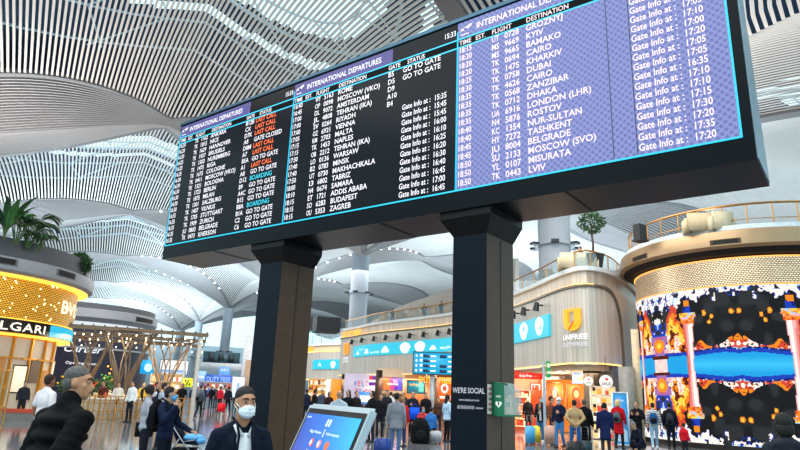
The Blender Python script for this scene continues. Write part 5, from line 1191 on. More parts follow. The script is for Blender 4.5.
def poster_lady(label, x0, y0, x1, y1, D, bg, skin_, hair_, dress):
    t = panel('poster', label, 'poster', x0, y0, x1, y1, D, emis(bg, .95), frame=mat('#6a3b22', rough=.5))
    pshape(t, ellpts(.5, .62, .27, .27), emis(hair_, .7), 'hair_shape', -.057); pshape(t, ellpts(.5, .64, .14, .13), emis(skin_, .95), 'face_shape', -.06); pshape(t, [(.16, .02), (.84, .02), (.72, .36), (.58, .46), (.42, .46), (.28, .36)], emis(dress, .8), 'dress_shape', -.0585); return t
poster_lady('tall orange poster with a long-haired figure left of the white-capped man', 547.5, 383, 562, 413, 38, '#e0672a', '#f3b58a', '#7a2f14', '#c74a1e')
poster_lady('tall orange poster with a golden figure above the tan sweater', 567.5, 384, 585.5, 412, 37, '#e8741a', '#f7c27c', '#b4541a', '#8f2f12')
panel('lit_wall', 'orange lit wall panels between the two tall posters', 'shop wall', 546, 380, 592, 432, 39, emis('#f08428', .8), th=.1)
t = panel('picture_panel', 'pale blue and white picture panel over the shop entrance', 'picture', 572, 369.5, 594, 384, 36.5, emis('#9fc4ea', .95)); pshape(t, [(.1, .1), (.5, .85), (.9, .7), (.95, .2)], emis('#f2ece4', .9)); pshape(t, [(.2, .2), (.45, .6), (.6, .3)], emis('#c9876a', .8), y=-.058)
panel('shop_wall', 'plain peach coloured wall at the right of the shop entrance', 'shop wall', 590, 369, 622, 398, 37.5, emis('#f3d3b2', .8))  # plain wall made to glow; shop lighting is put into emission
for x, y, r, lab, D in ((606, 381.8, 6.2, 'larger round white I love SALE sign hanging in the entrance', 32.5), (588.5, 381.2, 4.4, 'smaller round white I love SALE sign turned aside in the entrance', 33.5)):
    c = atD(x, y, D); rr = r * D / 640; t = thing('sale_sign', lab, 'sign', (c[0], c[1], c[2] - rr), math.atan2(c[1], c[0]) - PI / 2 + (.0 if r > 5 else -.5))
    q = MB(); q.prism([(rr * math.cos(a), -.02, rr + rr * math.sin(a)) for a in np.linspace(0, 2 * PI, 28, endpoint=False)], (0, .06, 0)); local_obj('disc', q, emis('#f2eee8', .95), t)
    q = MB(); text_plane(q, 'SALE', (0, -.03, rr * .52), (1, 0, 0), (0, 0, 1), rr * .42, width=rr * 1.35, center=True); text_plane(q, 'I', (-rr * .5, -.03, rr * 1.15), (1, 0, 0), (0, 0, 1), rr * .42); local_obj('lettering', q, mat('#1a1a1a'), t)
    q = MB(); k_ = rr * .028; q.add([(rr * .12 + k_ * 16 * math.sin(a) ** 3 * .62, -.03, rr * 1.38 + k_ * .62 * (13 * math.cos(a) - 5 * math.cos(2 * a) - 2 * math.cos(3 * a) - math.cos(4 * a))) for a in np.linspace(0, 2 * PI, 24, endpoint=False)], [tuple(range(24))]); local_obj('heart', q, emis('#d11a24', 1), t)
    q = MB(); q.tube([(0, 0, rr * 2), (0, 0, rr * 2 + .9)], .015, 5); local_obj('hanger', q, blackm, t)
shelf('brightly lit cream shelves of orange boxes behind the navy poncho', 591, 387, 616, 438, 34, emis('#f3e2c4', .85), 6, ('#f7a23c', '#f2dfc0', '#d8402a', '#ffd07a', '#fff4e4'))
t = panel('standing_banner', 'blue standing banner right of the red coat', 'banner', 614, 393.5, 628, 444, 28.5, emis('#2b8fd0', .8), frame=mat('#c7ccd2', rough=.4)); ptext(t, 'ISTANBUL', .5, .84, .04, emis('#cfeaff', .9), .6); pshape(t, [(.1, .05), (.9, .05), (.9, .25), (.5, .36), (.1, .22)], emis('#a8c8d8', .7))
panel('clad_pier', 'grey clad pier between the blue banner and the video screen', 'pier', 620, 367, 636, 444, 31, mat('#85807a', rough=.5), th=.6)
panel('clad_pier', 'narrow beige clad pier touching the left edge of the video screen', 'pier', 634, 330, 642, 444, 31.5, mat('#c9b190', rough=.5), th=.6)
# green exit sign on a post
g = ground(544.5, 27); t = thing('exit_sign_post', 'slim grey post carrying a small green exit sign in front of the shop', 'sign post', g); q = MB(); q.tube([g, g + np.array((0, 0, atD(544, 362, 27)[2]))], .06, 10); q.build('post', mat('#b5bcc4', rough=.35, metal=.5), t)
c = atD(548.3, 369.5, 27); q = MB(); q.box(c, (.16, .08, .68), 0); sg = q.build('sign', emis('#0f9a4a', .9), t); q = MB(); q.box((c[0], c[1] - .045, c[2] + .16), (.08, .006, .16)); q.box((c[0], c[1] - .045, c[2] - .12), (.1, .006, .08)); q.build('sign_mark', WHT, sg)
# middle shops
t = panel('welcome_wall', 'pale lilac wall with colourful WELCOME letters', 'sign wall', 344, 374, 375, 402, 60, emis('#c9bfd6', .8), th=.2)
for i, (ch, h_) in enumerate(zip('WELCO', ('#2b50b8', '#d42f3a', '#2b6fc8', '#c8282e', '#2a9ad8'))): q = MB(); w, h = t['w'], t['h']; text_plane(q, ch, ((.31 + i * .125 - .5) * w, -.12, .56 * h), (1, 0, 0), (0, 0, 1), .2 * h, width=.10 * w); local_obj('letter', q, emis(h_, 1), t)
for i, (ch, h_) in enumerate(zip('TO GO', ('#c8282e', '#2b50b8', '#ffffff', '#d8402a', '#c43a6a'))):
    if ch != ' ': q = MB(); text_plane(q, ch, ((.36 + i * .105 - .5) * w, -.12, .28 * h), (1, 0, 0), (0, 0, 1), .2 * h, width=.10 * w); local_obj('letter', q, emis(h_, 1), t)
t = panel('poster', 'small red and purple poster at the right end of the welcome wall', 'poster', 369, 376, 375.5, 385.5, 58, emis('#7a2fa0', .9)); pshape(t, [(0, .35), (1, .35), (1, .6), (0, .6)], WHT); pshape(t, [(0, .6), (.6, .6), (.5, 1), (0, 1)], emis('#d42a3a', 1), y=-.057)
t = panel('wall_screen', 'purple and orange screen with white lettering over the crowd', 'screen', 383, 378, 402, 390, 54, emis('#7a35b0', .9), frame=blackm); pshape(t, [(0, 0), (.42, 0), (.3, 1), (0, 1)], emis('#e8642a', 1)); pshape(t, [(.42, 0), (.6, 0), (.5, 1), (.3, 1)], emis('#d42f78', 1)); pshape(t, [(.8, 0), (1, 0), (1, 1), (.75, 1)], emis('#4a3fd0', 1)); ptext(t, 'welcome', .5, .42, .2, WHT, .6)
t = panel('wall_screen', 'teal screen with orange lettering right of the purple one', 'screen', 407.5, 381, 424.5, 393, 50, emis('#157f95', .9), frame=blackm); ptext(t, 'BuyNow', .35, .6, .22, emis('#f5b53a', 1), .5); pshape(t, [(.05, .1), (.6, .1), (.6, .25), (.05, .25)], emis('#0d5568', .9)); pshape(t, [(.65, .1), (.95, .1), (.95, .8), (.7, .9)], emis('#4ab0a8', .9))
panel('shop_wall', 'beige shop wall between the screens and the cyan sign', 'shop wall', 378, 369, 430, 394, 57, emis('#e2c4a2', .6))  # wall glows by itself: the shop's light is in its emission
panel('shop_wall', 'brown-orange shop wall behind the seated group', 'shop wall', 404, 376, 460, 428, 55, emis('#c77a44', .55))  # emission on this wall stands for the light inside the shop
t = panel('poster', 'bright orange poster with a white round emblem beside the right pillar', 'poster', 438.5, 381.5, 452, 400, 46, emis('#f06a1e', 1.0)); pshape(t, ellpts(.45, .62, .28, .26), emis('#f6efe8', 1)); pshape(t, ellpts(.45, .62, .14, .14), emis('#d8502a', .9), y=-.058); pshape(t, [(.1, .08), (.9, .08), (.9, .2), (.1, .2)], WHT)
c = [atD(x, 382.5, 45) for x in (418.5, 452)]; t = thing('sign_lettering', 'orange DUTY FREE letters hanging behind the cyan direction sign', 'sign', (*((c[0] + c[1]) / 2)[:2], c[0][2])); q = MB(); d_ = c[1] - c[0]; d_[2] = 0; L_ = np.linalg.norm(d_); text_plane(q, 'DUTY  FREE', c[0], d_ / L_, (0, 0, 1), .44, width=L_); o = q.build('letters', ogl, t); md = o.modifiers.new('s', 'SOLIDIFY'); md.thickness = .06
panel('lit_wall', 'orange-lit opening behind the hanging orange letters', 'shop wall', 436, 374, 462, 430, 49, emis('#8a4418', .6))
t = panel('counter_screen', 'white and blue lit counter front behind the information screen', 'counter', 359, 392, 372, 404, 34, emis('#3a8fe0', .9)); pshape(t, [(.1, .15), (.9, .15), (.95, .7), (.05, .7)], WHT)
# cyan direction sign on its post
D_ = 40; t = panel('direction_sign', 'cyan direction sign with pictogram rows on a grey post', 'direction sign', 413.5, 353, 453.5, 374, D_, emis('#1aa6d6', .95), th=.25, frame=mat('#3b4148', rough=.4)); w, h = t['w'], t['h']
q = MB(); dk = MB()
for r_ in range(4):
    z = h * (.84 - r_ * .235); dk.box((-w * .2, -.14, z), (.3, .01, h * .15)); dk.box((w * .24, -.14, z), (.42, .01, h * .15)) if r_ != 1 else None
    q.box((-w * .02, -.14, z), (w * .16, .01, h * .06)); q.box((w * .41, -.14, z), (w * .1, .01, h * .06)); q.box((-w * .43, -.14, z), (.1, .01, h * .12)); q.box((-w * .31, -.14, z + h * .02), (.16, .01, h * .12)); dk.box((-w * .12, -.14, z - h * .02), (.18, .01, h * .1))
local_obj('white_text_bars', q, WHT, t); local_obj('pictogram', dk, mat('#123a6a', rough=.4), t)
q = MB(); zb_ = t.location.z; q.box((-w * .02, .05, -zb_ / 2), (.3, .3, zb_)); local_obj('post', q, mat('#9aa2ab', rough=.4, metal=.4), t)
# left of the curved front: golden shop block further away
blk2 = Path([atD(x, 400, D)[:2] for x, D in ((296, 96), (306, 93), (318, 90), (337.5, 87), (341, 87))])
fb2 = thing('duty_free_annex', 'second duty free block further left behind the long curved front', 'shop building', (*blk2.xy(blk2.len / 2), 0)); L2 = blk2.len
q = MB(); q.strip(blk2, 0, L2, 3.6, 7.4, -.5, 0); q.build('fascia', brush, fb2); q = MB(); q.strip(blk2, 0, L2, 7.4, 8.3, -1, -.2); q.build('upper_band', beige, fb2); q = MB(); q.strip(blk2, 0, L2, 8.3, 8.6, -4, 0); q.build('terrace_slab', slabm, fb2)
q = MB(); q.strip(blk2, 0, L2, 7.42, 7.5, -.2, .06); q.strip(blk2, 0, L2, 3.5, 3.6, 0, .06); q.build('cove_light', warm, fb2); q = MB(); q.strip(blk2, 0, L2, 0, 3.6, -7, -6.5); q.build('back_wall', mat('#b07a4a', rough=.6), fb2)
t = path_sign('advertising_screen', 'small cyan advertising screen on the far left block', 'screen', blk2, L2 * .42, L2 * .97, 5.0, 6.3, .02, cyan, frame=1); q = MB(); blob(q, blk2, L2 * .85, 5.1, 1.0, 1.0, .15, 'bear'); blob(q, blk2, L2 * .6, 5.3, .6, .6, .15, 'cake'); q.build('white_graphics', white_e, t)
letters('orange letters on the far left block', 'FREE', blk2, L2 * .22, 7.5, .7, 1.7, ogl, -.1)
gb = thing('terrace_glass', 'glass parapet with grey posts on the far left block', 'railing', (*blk2.xy(L2 / 2), 8.6)); q = MB(); q.strip(blk2, 0, L2, 8.6, 10.6, -.6, -.55); q.build('glass', glassm, gb)
for k_ in range(5): p_, n_ = blk2.at(L2 * k_ / 4); q = MB(); q.tube([(p_[0] - n_[0] * .55, p_[1] - n_[1] * .55, z) for z in (8.6, 10.7)], .06, 6); q.build('post', mat('#8b949c', rough=.4), gb)
shelf('golden lit shop shelves at the far left block', 308, 379, 326, 402, 80, emis('#e8a848', .8), 4, ('#f2c25a', '#f08a2a', '#fff2dc', '#6a3418', '#d8d0c0'))
panel('light_column', 'white lit display column between the golden shelves', 'display', 325.5, 380, 330, 400, 74, WHT); panel('light_column', 'orange lit display column right of the white one', 'display', 330.5, 379, 341, 402, 76, emis('#f59a2a', .9))
panel('pier_wall', 'dark brown pier left of the welcome wall', 'pier', 341, 374, 345.5, 404, 66, mat('#2a211d', rough=.5))
# dark piers etc under the fascia
panel('pier_wall', 'dark brown pier right of the welcome wall', 'pier', 375.5, 370, 382, 402, 56, mat('#3a2c26', rough=.5))

# ------------------------------------------------------------------ golden round shop at the left
BC = (-24.94, 33.8); gold = thing('golden_rotunda', 'round jewellery shop pavilion clad in a glowing gold lattice', 'shop pavilion', (BC[0], BC[1], 0))
GR, GO = 6.6, 7.35
greym = mat('#8d9299', rough=.45, metal=.25, var=.05); drumm = mat('#4b4e54', rough=.6)
q = MB(); q.lathe(BC, [(0, 0), (5.9, 0), (5.9, 3.98), (6.4, 4.02), (6.4, 6.75), (0, 6.75)], 64); q.build('core', mat('#c98a3a', rough=.6), gold)
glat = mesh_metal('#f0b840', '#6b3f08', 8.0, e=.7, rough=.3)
q = MB(); q.lathe(BC, [(GR - .15, 4.62), (GR, 4.62), (GR, 6.76), (GR - .15, 6.76)], 96, closed=True); o = q.build('gold_lattice', glat, gold); cyl_uv(o, BC)
q = MB()
random.seed(3)
for _ in range(90):
    a = R(random.uniform(235, 370)); z = random.uniform(4.75, 6.65); q.ell((BC[0] + (GR + .02) * math.cos(a), BC[1] + (GR + .02) * math.sin(a), z), (.035, .035, .045), 6, 4)
o = q.build('sparkling_lights', emis('#fff0c0', 3), gold); o['kind'] = 'stuff'
q = MB(); q.lathe(BC, [(GR - .2, 3.98), (GR + .06, 3.98), (GR + .06, 4.62), (GR - .2, 4.62)], 96, closed=True); sb = q.build('sign_band', mat('#0c0b0c', rough=.25), gold)
gp_ = circle_path(BC, GR + .06, 180, 400); gp2 = circle_path(BC, GR, 180, 400)
def apos(px, y, r, path, d0=180):
    d = ray(px, y); o_ = np.array(CAM[:2]) - np.array(BC); A_ = d[0] ** 2 + d[1] ** 2; B_ = 2 * (o_ @ d[:2]); C__ = o_ @ o_ - r * r; t_ = (-B_ - math.sqrt(max(0, B_ * B_ - 4 * A_ * C__))) / (2 * A_); p_ = CAM + d * t_
    return (math.atan2(p_[1] - BC[1], p_[0] - BC[0]) % (2 * PI) - R(d0)) * r
q = MB(); s1 = apos(46.5, 327, GR + .06, gp_); s0_ = apos(-1, 324, GR + .06, gp_); wl_ = (s1 - s0_) * 7.15 / 5
text_path(q, 'BVLGARI', gp_, s1 - wl_, 4.09, .42, .015, width=wl_, track=.06); q.build('lettering', emis('#fff4dc', 1.3), sb)
q = MB(); s_ = apos(50, 330, GR + .06, gp_); q.strip(gp_, s_, s_ + 4.5, 4.0, 4.6, .0, .02); q.build('cyan_screen', emis('#18b4dc', 1), sb)
q = MB(); s_ = apos(61, 305, GR, gp2); text_path(q, 'BVLGARI', gp2, s_, 5.36, .72, .03, width=6.4, track=.05); q.build('large_lettering', emis('#fff2d2', 1.3), gold)
q = MB(); s_ = apos(38, 320, GR, gp2); e_ = apos(66, 322, GR, gp2)
q.add([(*(gp2.at(s_ + (e_ - s_) * x)[0] + gp2.at(s_ + (e_ - s_) * x)[1] * .04), z) for x, z in ((0, 4.66), (.18, 5.1), (.3, 5.05), (.5, 5.45), (.62, 5.2), (1.0, 4.66))], [(0, 1, 2, 3, 4, 5)]); q.build('pale_blue_graphic', emis('#a8e6f4', 1), gold)
q = MB(); q.lathe(BC, [(6.2, 6.66), (GO - .3, 6.72), (GO - .03, 6.9), (GO, 7.05), (GO, 7.5), (GO - .15, 7.56), (0, 7.56)], 96); q.build('cornice', greym, gold, smooth=True)
q = MB(); q.lathe(BC, [(6.5, 6.64), (7.1, 6.72), (7.1, 6.76), (6.5, 6.68)], 96, closed=True); q.lathe(BC, [(GR, 4.65), (GR + .05, 4.65), (GR + .05, 4.7), (GR, 4.7)], 96, closed=True); q.lathe(BC, [(5.9, 3.88), (GR, 3.88), (GR, 3.95), (5.9, 3.95)], 96, closed=True); q.build('light_strip', emis('#ffb640', 2.2), gold)
cp_ = circle_path(BC, GO, 180, 400)
for px, y in ((2, 259), (67, 275), (91, 284)):
    s_ = apos(px, y, GO, cp_); q = MB(); q.strip(cp_, s_ - .75, s_ + .75, 7.08, 7.44, 0, .02); q.strip(cp_, s_ - .62, s_ + .62, 7.13, 7.4, 0, .03, m=1)
    q.build('vent', [mat('#5a5e64', rough=.5), dark_in], gold)
q = MB(); q.lathe(BC, [(6.7, 7.5), (7.0, 7.5), (7.0, 8.5), (6.7, 8.5), (6.5, 8.1), (0, 8.1)], 96); q.build('planter_wall', drumm, gold)
# lit shop front at its foot
q = MB(); q.lathe(BC, [(5.92, .1), (5.96, .1), (5.96, 3.8), (5.92, 3.8)], 64, R(200), R(420), closed=True); q.build('shop_glass', emis('#c9bba8', .45), gold)
for k_ in range(14):
    a = R(230 + k_ * 11); q = MB(); x, y = BC[0] + 6.05 * math.cos(a), BC[1] + 6.05 * math.sin(a); q.box((x, y, 1.95), (.14, .1, 3.86), a); q.box((x, y, 2.8), (.12, 1.0, .08), a); q.build('gold_frame', mat('#c98f32', rough=.3, metal=.7), gold)
for k_ in range(14):
    a = R(235.5 + k_ * 11); q = MB(); x, y = BC[0] + 6.02 * math.cos(a), BC[1] + 6.02 * math.sin(a)
    q.box((x, y, 1.7 + .5 * (k_ % 2)), (.06, .7, 1.2), a); q.build('display_card', emis(('#b0783a', '#e6dac6', '#5e4d40')[k_ % 3], .65), gold)
# plants in its planter
def palm(label, x, D, zb, h, n, ln, lean=0.3, wd=.07, name='palm_plant'):
    g = ground(x, D); t = thing(name, label, 'plant', (g[0], g[1], zb)); q = MB(); fr_ = MB()
    for i in range(n):
        a = 2 * PI * i / n + random.uniform(-.2, .2); tl = random.uniform(.55, 1.0); base = np.array((g[0] + .08 * math.cos(a), g[1] + .08 * math.sin(a), zb)); top = base + np.array((math.cos(a) * .15 * h, math.sin(a) * .15 * h, h * random.uniform(.45, .75))); q.tube([base, top], [.03, .02], 5)
        mid = top + np.array((math.cos(a) * ln * .45 * tl, math.sin(a) * ln * .45 * tl, ln * .42)); end = top + np.array((math.cos(a) * ln * tl, math.sin(a) * ln * tl, ln * .12)); pts = [top * (1 - u) ** 2 + mid * 2 * u * (1 - u) + end * u * u for u in np.linspace(0, 1, 12)]
        q.tube(pts, .012, 4)
        for j in range(1, 12):
            d = pts[j] - pts[j - 1]; d /= np.linalg.norm(d); s = np.cross(d, (0, 0, 1.0)); s /= np.linalg.norm(s); L_ = ln * .42 * math.sin(PI * (j + 1.5) / 15)
            for sg_ in (-1, 1):
                e = pts[j] + s * sg_ * L_ * .8 + d * L_ * .6 - np.array((0, 0, L_ * .25)); fr_.add([pts[j], (pts[j] + e) / 2 + d * wd + np.array((0, 0, .02)), e, (pts[j] + e) / 2 - d * wd, (pts[j] + e) / 2 + np.array((0, 0, .05))], [(0, 1, 4), (1, 2, 4), (0, 4, 3), (4, 2, 3), (0, 3, 2, 1)], random.randrange(3))
    q.build('stems', mat('#3f5a2c', rough=.6), t); fr_.build('fronds', leaf_m, t); return t
def bladeplant(label, x, D, zb, h, n, name='broad_leaf_plant'):
    g = ground(x, D); t = thing(name, label, 'plant', (g[0], g[1], zb)); q = MB(); st_ = MB()
    for i in range(n):
        a = 2 * PI * i / n + random.uniform(-.3, .3); o_ = np.array((math.cos(a), math.sin(a), 0)); L_ = h * random.uniform(.7, 1.05); s = np.array((-math.sin(a), math.cos(a), 0)); base = np.array((g[0], g[1], zb)); pts = [base + o_ * L_ * .5 * u ** 1.6 + np.array((0, 0, L_ * (u - .22 * u ** 3))) for u in np.linspace(0, 1, 8)]
        st_.tube(pts[:4], [.03, .025, .02, .015], 5); ws = [0, .04, .1, .16, .18, .15, .08, 0]
        for u in range(2, 7):
            q.add([pts[u] + s * ws[u], pts[u + 1] + s * ws[u + 1], pts[u + 1] - np.array((0, 0, .03)), pts[u] - np.array((0, 0, .03))], [(0, 1, 2, 3)], i % 3); q.add([pts[u] - s * ws[u], pts[u + 1] - s * ws[u + 1], pts[u + 1] - np.array((0, 0, .03)), pts[u] - np.array((0, 0, .03))], [(3, 2, 1, 0)], i % 3)
    st_.build('stems', mat('#3f5a2c', rough=.6), t); q.build('leaves', leaf_m, t); return t
palm('feathery palm in the planter above the golden shop', 0, 35.5, 8.1, 2.0, 13, 1.3); bladeplant('broad-leaved plant at the left rim of the golden shop planter', -27, 34, 8.1, 2.7, 11); palm('smaller palm left of the feathery palm', -13, 34.6, 8.1, 1.6, 9, 1.1); palm('short palm at the right of the feathery palm', 12, 35.6, 8.1, 1.0, 8, .9)
aa = min(range(-60, 30), key=lambda q_: abs(px_of((BC[0] + 6.8 * math.cos(R(q_)), BC[1] + 6.8 * math.sin(R(q_)), 8.2))[0] - 80)); g = np.array((BC[0] + 6.8 * math.cos(R(aa)), BC[1] + 6.8 * math.sin(R(aa)), 0)); t = thing('shrub', 'dense dark green shrub at the right rim of the golden shop planter', 'shrub', (g[0], g[1], 7.56)); q = MB(); leaves(q, (g[0], g[1], 8.3), (.45, .8, .6), 900, .2, .06); q.build('foliage', leaf_m, t); q = MB()
for k_ in range(5): q.tube([(g[0], g[1], 7.56), (g[0] + .3 * math.cos(k_ * 1.3), g[1] + .4 * math.sin(k_ * 1.3), 8.3)], [.03, .01], 5)
q.build('stems', bark, t)
# ------------------------------------------------------------------ dark blue round shop behind it
D0 = 66; g = ground(72, D0); CC = (g[0], g[1]); navy = mat('#171d33', rough=.35, var=.06); car = thing('navy_rotunda', 'round shop pavilion hidden behind a dark navy hoarding', 'shop pavilion', (CC[0], CC[1], 0))
q = MB(); q.lathe(CC, [(0, 0), (6.2, 0), (6.2, 4.6), (0, 4.6)], 72); hd_ = q.build('hoarding', navy, car, smooth=True); q = MB(); q.lathe(CC, [(6.15, 4.6), (6.3, 4.6), (6.3, 4.75), (6.15, 4.75)], 72, closed=True); q.build('rim', greym, car); q = MB(); q.lathe(CC, [(5.9, 4.6), (5.9, 6.9), (0, 6.9)], 72); q.build('upper_wall', mat('#20263c', rough=.5), car); q = MB(); q.lathe(CC, [(5.95, 6.5), (6.0, 6.9), (5.9, 6.9)], 72, closed=True); q.build('light_strip', emis('#dfeaf2', .8), car)
q = MB(); q.lathe(CC, [(5.7, 6.95), (6.3, 7.0), (6.6, 7.25), (6.6, 7.95), (6.4, 8.0), (0, 8.0)], 72); q.build('cornice', greym, car, smooth=True); q = MB(); q.lathe(CC, [(6.1, 8.0), (6.3, 8.0), (6.3, 8.5), (6.1, 8.5)], 72, closed=True); q.build('planter_wall', drumm, car)
kp = circle_path(CC, 6.2, 180, 360); kp6 = circle_path(CC, 6.6, 180, 360)
for px in (133, 152): s_ = kp6.find(px); q = MB(); q.strip(kp6, s_ - .9, s_ + .9, 7.35, 7.75, 0, .03); q.build('vent', dark_in, car)
q = MB(); s_ = kp.find(76); z_ = atD(76, 352, 60)[2]; text_path(q, 'Cartier', kp, s_, z_, .62, .02, width=3.0, center=True, slant=.35); text_path(q, 'Opening Soon', kp, s_ + .1, z_ - 1.0, .22, .02, width=2.4, center=True); q.build('lettering', emis('#e8ecf4', .9), hd_)
# ------------------------------------------------------------------ cafe pergola with tree-like lattice supports
wood = mat('#7a6650', rough=.45, metal=.25, var=.1); brass = mat('#a8793a', rough=.35, metal=.6); DP = 37.5
def pp(x, z, D=DP): g = ground(x, D); return np.array((g[0], g[1], z))
ZB_ = 4.55
c_ = pp(130, 0, 39); perg = thing('pergola', 'bronze pergola roof over the cafe on tree-shaped lattice supports', 'pergola', (c_[0], c_[1], 0))
for D_, x0, x1 in ((36.5, 58, 202), (41.5, 66, 200), (46.5, 72, 198)):
    q = MB(); a, b_ = pp(x0, ZB_, D_), pp(x1, ZB_, D_); d = (b_ - a) / np.linalg.norm(b_ - a); q.box((a + b_) / 2, (np.linalg.norm(b_ - a), .16, .2), axes=(d, np.cross((0, 0, 1), d), (0, 0, 1))); q.build('beam', wood, perg)
for k_ in range(13):
    x = 60 + k_ * 11.7; q = MB(); a, b_ = pp(x, ZB_ + .12, 36.2), pp(x * .93 + 12, ZB_ + .12, 47); q.tube([a, b_], .05, 5); q.build('rafter', wood, perg)
def lattice_tree(x, D, r0=.5, r1=2.1):
    c0 = pp(x, 0, D); q = MB(); n = 6
    for k_ in range(n):
        for sg_ in (-1, 1):
            pts = []
            for u in np.linspace(0, 1, 12):
                a = 2 * PI * k_ / n + sg_ * (.2 + 1.1 * u); r_ = r0 * (1 - .35 * math.sin(PI * min(1, u * 1.6))) + (r1 - r0) * max(0, u - .35) ** 1.7 * 2.0; pts.append(c0 + np.array((r_ * math.cos(a), r_ * math.sin(a), ZB_ * u)))
            q.tube(pts, .045, 5)
    o = q.build('lattice_support', wood, perg)
    for u in (.86,):
        rb = MB(); rb.tube([c0 + np.array(((r0 + (r1 - r0) * .85) * math.cos(a), (r0 + (r1 - r0) * .85) * math.sin(a), ZB_ * .99)) for a in np.linspace(0, 2 * PI, 25)], .045, 5); rb.build('ring', wood, o)
lattice_tree(122, 37.5, .55, 1.5); lattice_tree(163, 42.5, .5, 1.6); lattice_tree(84, 45, .5, 1.5)
for x, D_, w_ in ((194.5, 36.6, .12), (38, 40, .10), (182, 46, .08)):
    q = MB(); a = pp(x, 0, D_); q.tube([a, a + np.array((0, 0, ZB_))], w_, 10); q.build('post', mat('#c9c4bc', rough=.35, metal=.4), perg)
bulb_m = emis('#fff1cc', 4); bm_ = MB(); bm_.ell((0, 0, 0), (.042, .042, .055), 8, 6); bmesh_ = bm_.mesh('globe_lamp', bulb_m, 'all')
k_ = 0
for D_ in (36.5, 41.5, 46.5):
    for x in np.linspace(64, 196, 15):
        p_ = pp(x + random.uniform(-2, 2), ZB_ - .22 - random.uniform(0, .25), D_); o = bpy.data.objects.new('globe_lamp', bmesh_); C.objects.link(o); o.location = [float(v) for v in p_]; tag(o, 'small glowing globe lamp hanging under the cafe pergola', 'lamp', 'globe lamps under the pergola')
# cafe counters, railings, flowers, products
def counter(label, x0, x1, D, h, m, top, dp=.7):
    a, b_ = pp(x0, 0, D), pp(x1, 0, D); d = b_ - a; L_ = np.linalg.norm(d); d /= L_; n = np.array((-d[1], d[0], 0)); c = (a + b_) / 2; t = thing('counter', label, 'counter', c); q = MB(); q.box(c + n * dp / 2 + np.array((0, 0, h / 2)), (L_, dp, h), axes=(d, n, (0, 0, 1))); q.build('body', m, t); q = MB(); q.box(c + n * dp / 2 + np.array((0, 0, h + .03)), (L_ + .1, dp + .1, .06), axes=(d, n, (0, 0, 1))); q.build('top', top, t); q = MB()
    for k in range(int(L_ / .6)): q.box(a + d * (k + .5) * .6 + np.array((0, 0, h * .5)) - n * .012, (.03, .03, h * .86), axes=(d, n, (0, 0, 1)))
    q.build('front_slats', brass, t); return t, a, d, L_, n
wmar = mat('#cfc9c0', rough=.3, var=.08); beigec = mat('#a99c8a', rough=.5)
for lab, x0, x1, D_, h_ in (('long pale stone counter at the front of the cafe', 84, 118, 35.5, .95), ('counter with white cups right of the lattice support', 120, 146, 35.0, 1.0), ('low counter under the golden railing beside the woman with ponytail', 146, 176, 38.5, .95), ('inner cafe counter in front of the navy hoarding', 70, 120, 44, 1.1)):
    t, a, d, L_, n = counter(lab, x0, x1, D_, h_, beigec, wmar); z = h_ + .06
    for k in range(int(L_ / .42)):
        p_ = a + d * (k + .5) * .42 + n * .3; hh = random.uniform(.12, .34); col = random.choice(('#f2efe8', '#f2efe8', '#d8b060', '#6a4326', '#c9412e', '#e8d8b0'))
        q = MB(); q.lathe((p_[0], p_[1]), [(0, z), (.07, z), (.085, z + hh * .7), (.05, z + hh), (0, z + hh)], 10); o = q.build('jar' if hh > .22 else 'cup', mat(col, rough=.35)); tag(o, 'small jar or cup standing in the row on a cafe counter', 'tableware', 'cups and jars on the cafe counters')
def goldrail(label, x0, x1, D, h=1.15, n=8):
    a, b_ = pp(x0, 0, D), pp(x1, 0, D); t = thing('golden_railing', label, 'railing', (a + b_) / 2); q = MB()
    for z in (h, h * .72, h * .4, .12): q.tube([a + np.array((0, 0, z)), b_ + np.array((0, 0, z))], .024, 6)
    q.build('rails', brass, t)
    for k in range(n + 1): p_ = a + (b_ - a) * k / n; q = MB(); q.tube([p_, p_ + np.array((0, 0, h))], .03, 6); q.build('post', brass, t)
    for k in range(0, n, 3): p_ = a + (b_ - a) * k / n; p2 = a + (b_ - a) * (k + 1) / n; q = MB(); q.tube([p_ + np.array((0, 0, .12)), p2 + np.array((0, 0, h))] if k % 2 else [p_ + np.array((0, 0, h)), p2 + np.array((0, 0, .12))], .022, 5); q.build('brace', brass, t)
goldrail('golden railing in front of the cafe flower boxes', 76, 118, 33.5); goldrail('golden railing right of the lattice support towards the aisle', 120, 192, 34.5, n=11); goldrail('golden frame gate at the foot of the golden shop', 0, 11, 25.5, 2.0, n=3)
def flowers(label, x, D, zb, col, n, h=.55, w=.5):
    p_ = pp(x, zb, D); t = thing('flower_arrangement', label, 'flowers', p_); q = MB(); q.lathe((p_[0], p_[1]), [(0, zb), (.14, zb), (.2, zb + .25), (0, zb + .25)], 12); q.build('pot', mat('#5a4632', rough=.6), t); q = MB(); leaves(q, (p_[0], p_[1], zb + .4), (w, w, .3), 130, .3, .05); q.build('leaves', leaf_m, t); q = MB()
    for _ in range(n): q.ell((p_[0] + random.uniform(-w, w), p_[1] + random.uniform(-w, w), zb + .45 + random.uniform(0, h)), (.06, .06, .055), 7, 5)
    q.build('blossoms', mat(col, rough=.6, var=.2), t)
flowers('yellow flowers on the cafe counter above the man in the black jacket', 70, 39, 1.15, '#f2c417', 26); flowers('second clump of yellow flowers nearer the lattice support', 78, 39.5, 1.15, '#eec022', 22); flowers('red flowers beside the yellow ones', 91.5, 40, 1.15, '#d8321e', 14, .2, .35); flowers('green leafy plant on the cafe counter left of the lattice support', 103, 40, 1.15, '#2f7a2c', 12, .7, .4); flowers('orange-yellow tall flower by the lattice support', 108.5, 40.5, 1.4, '#f0a91c', 9, .9, .25)
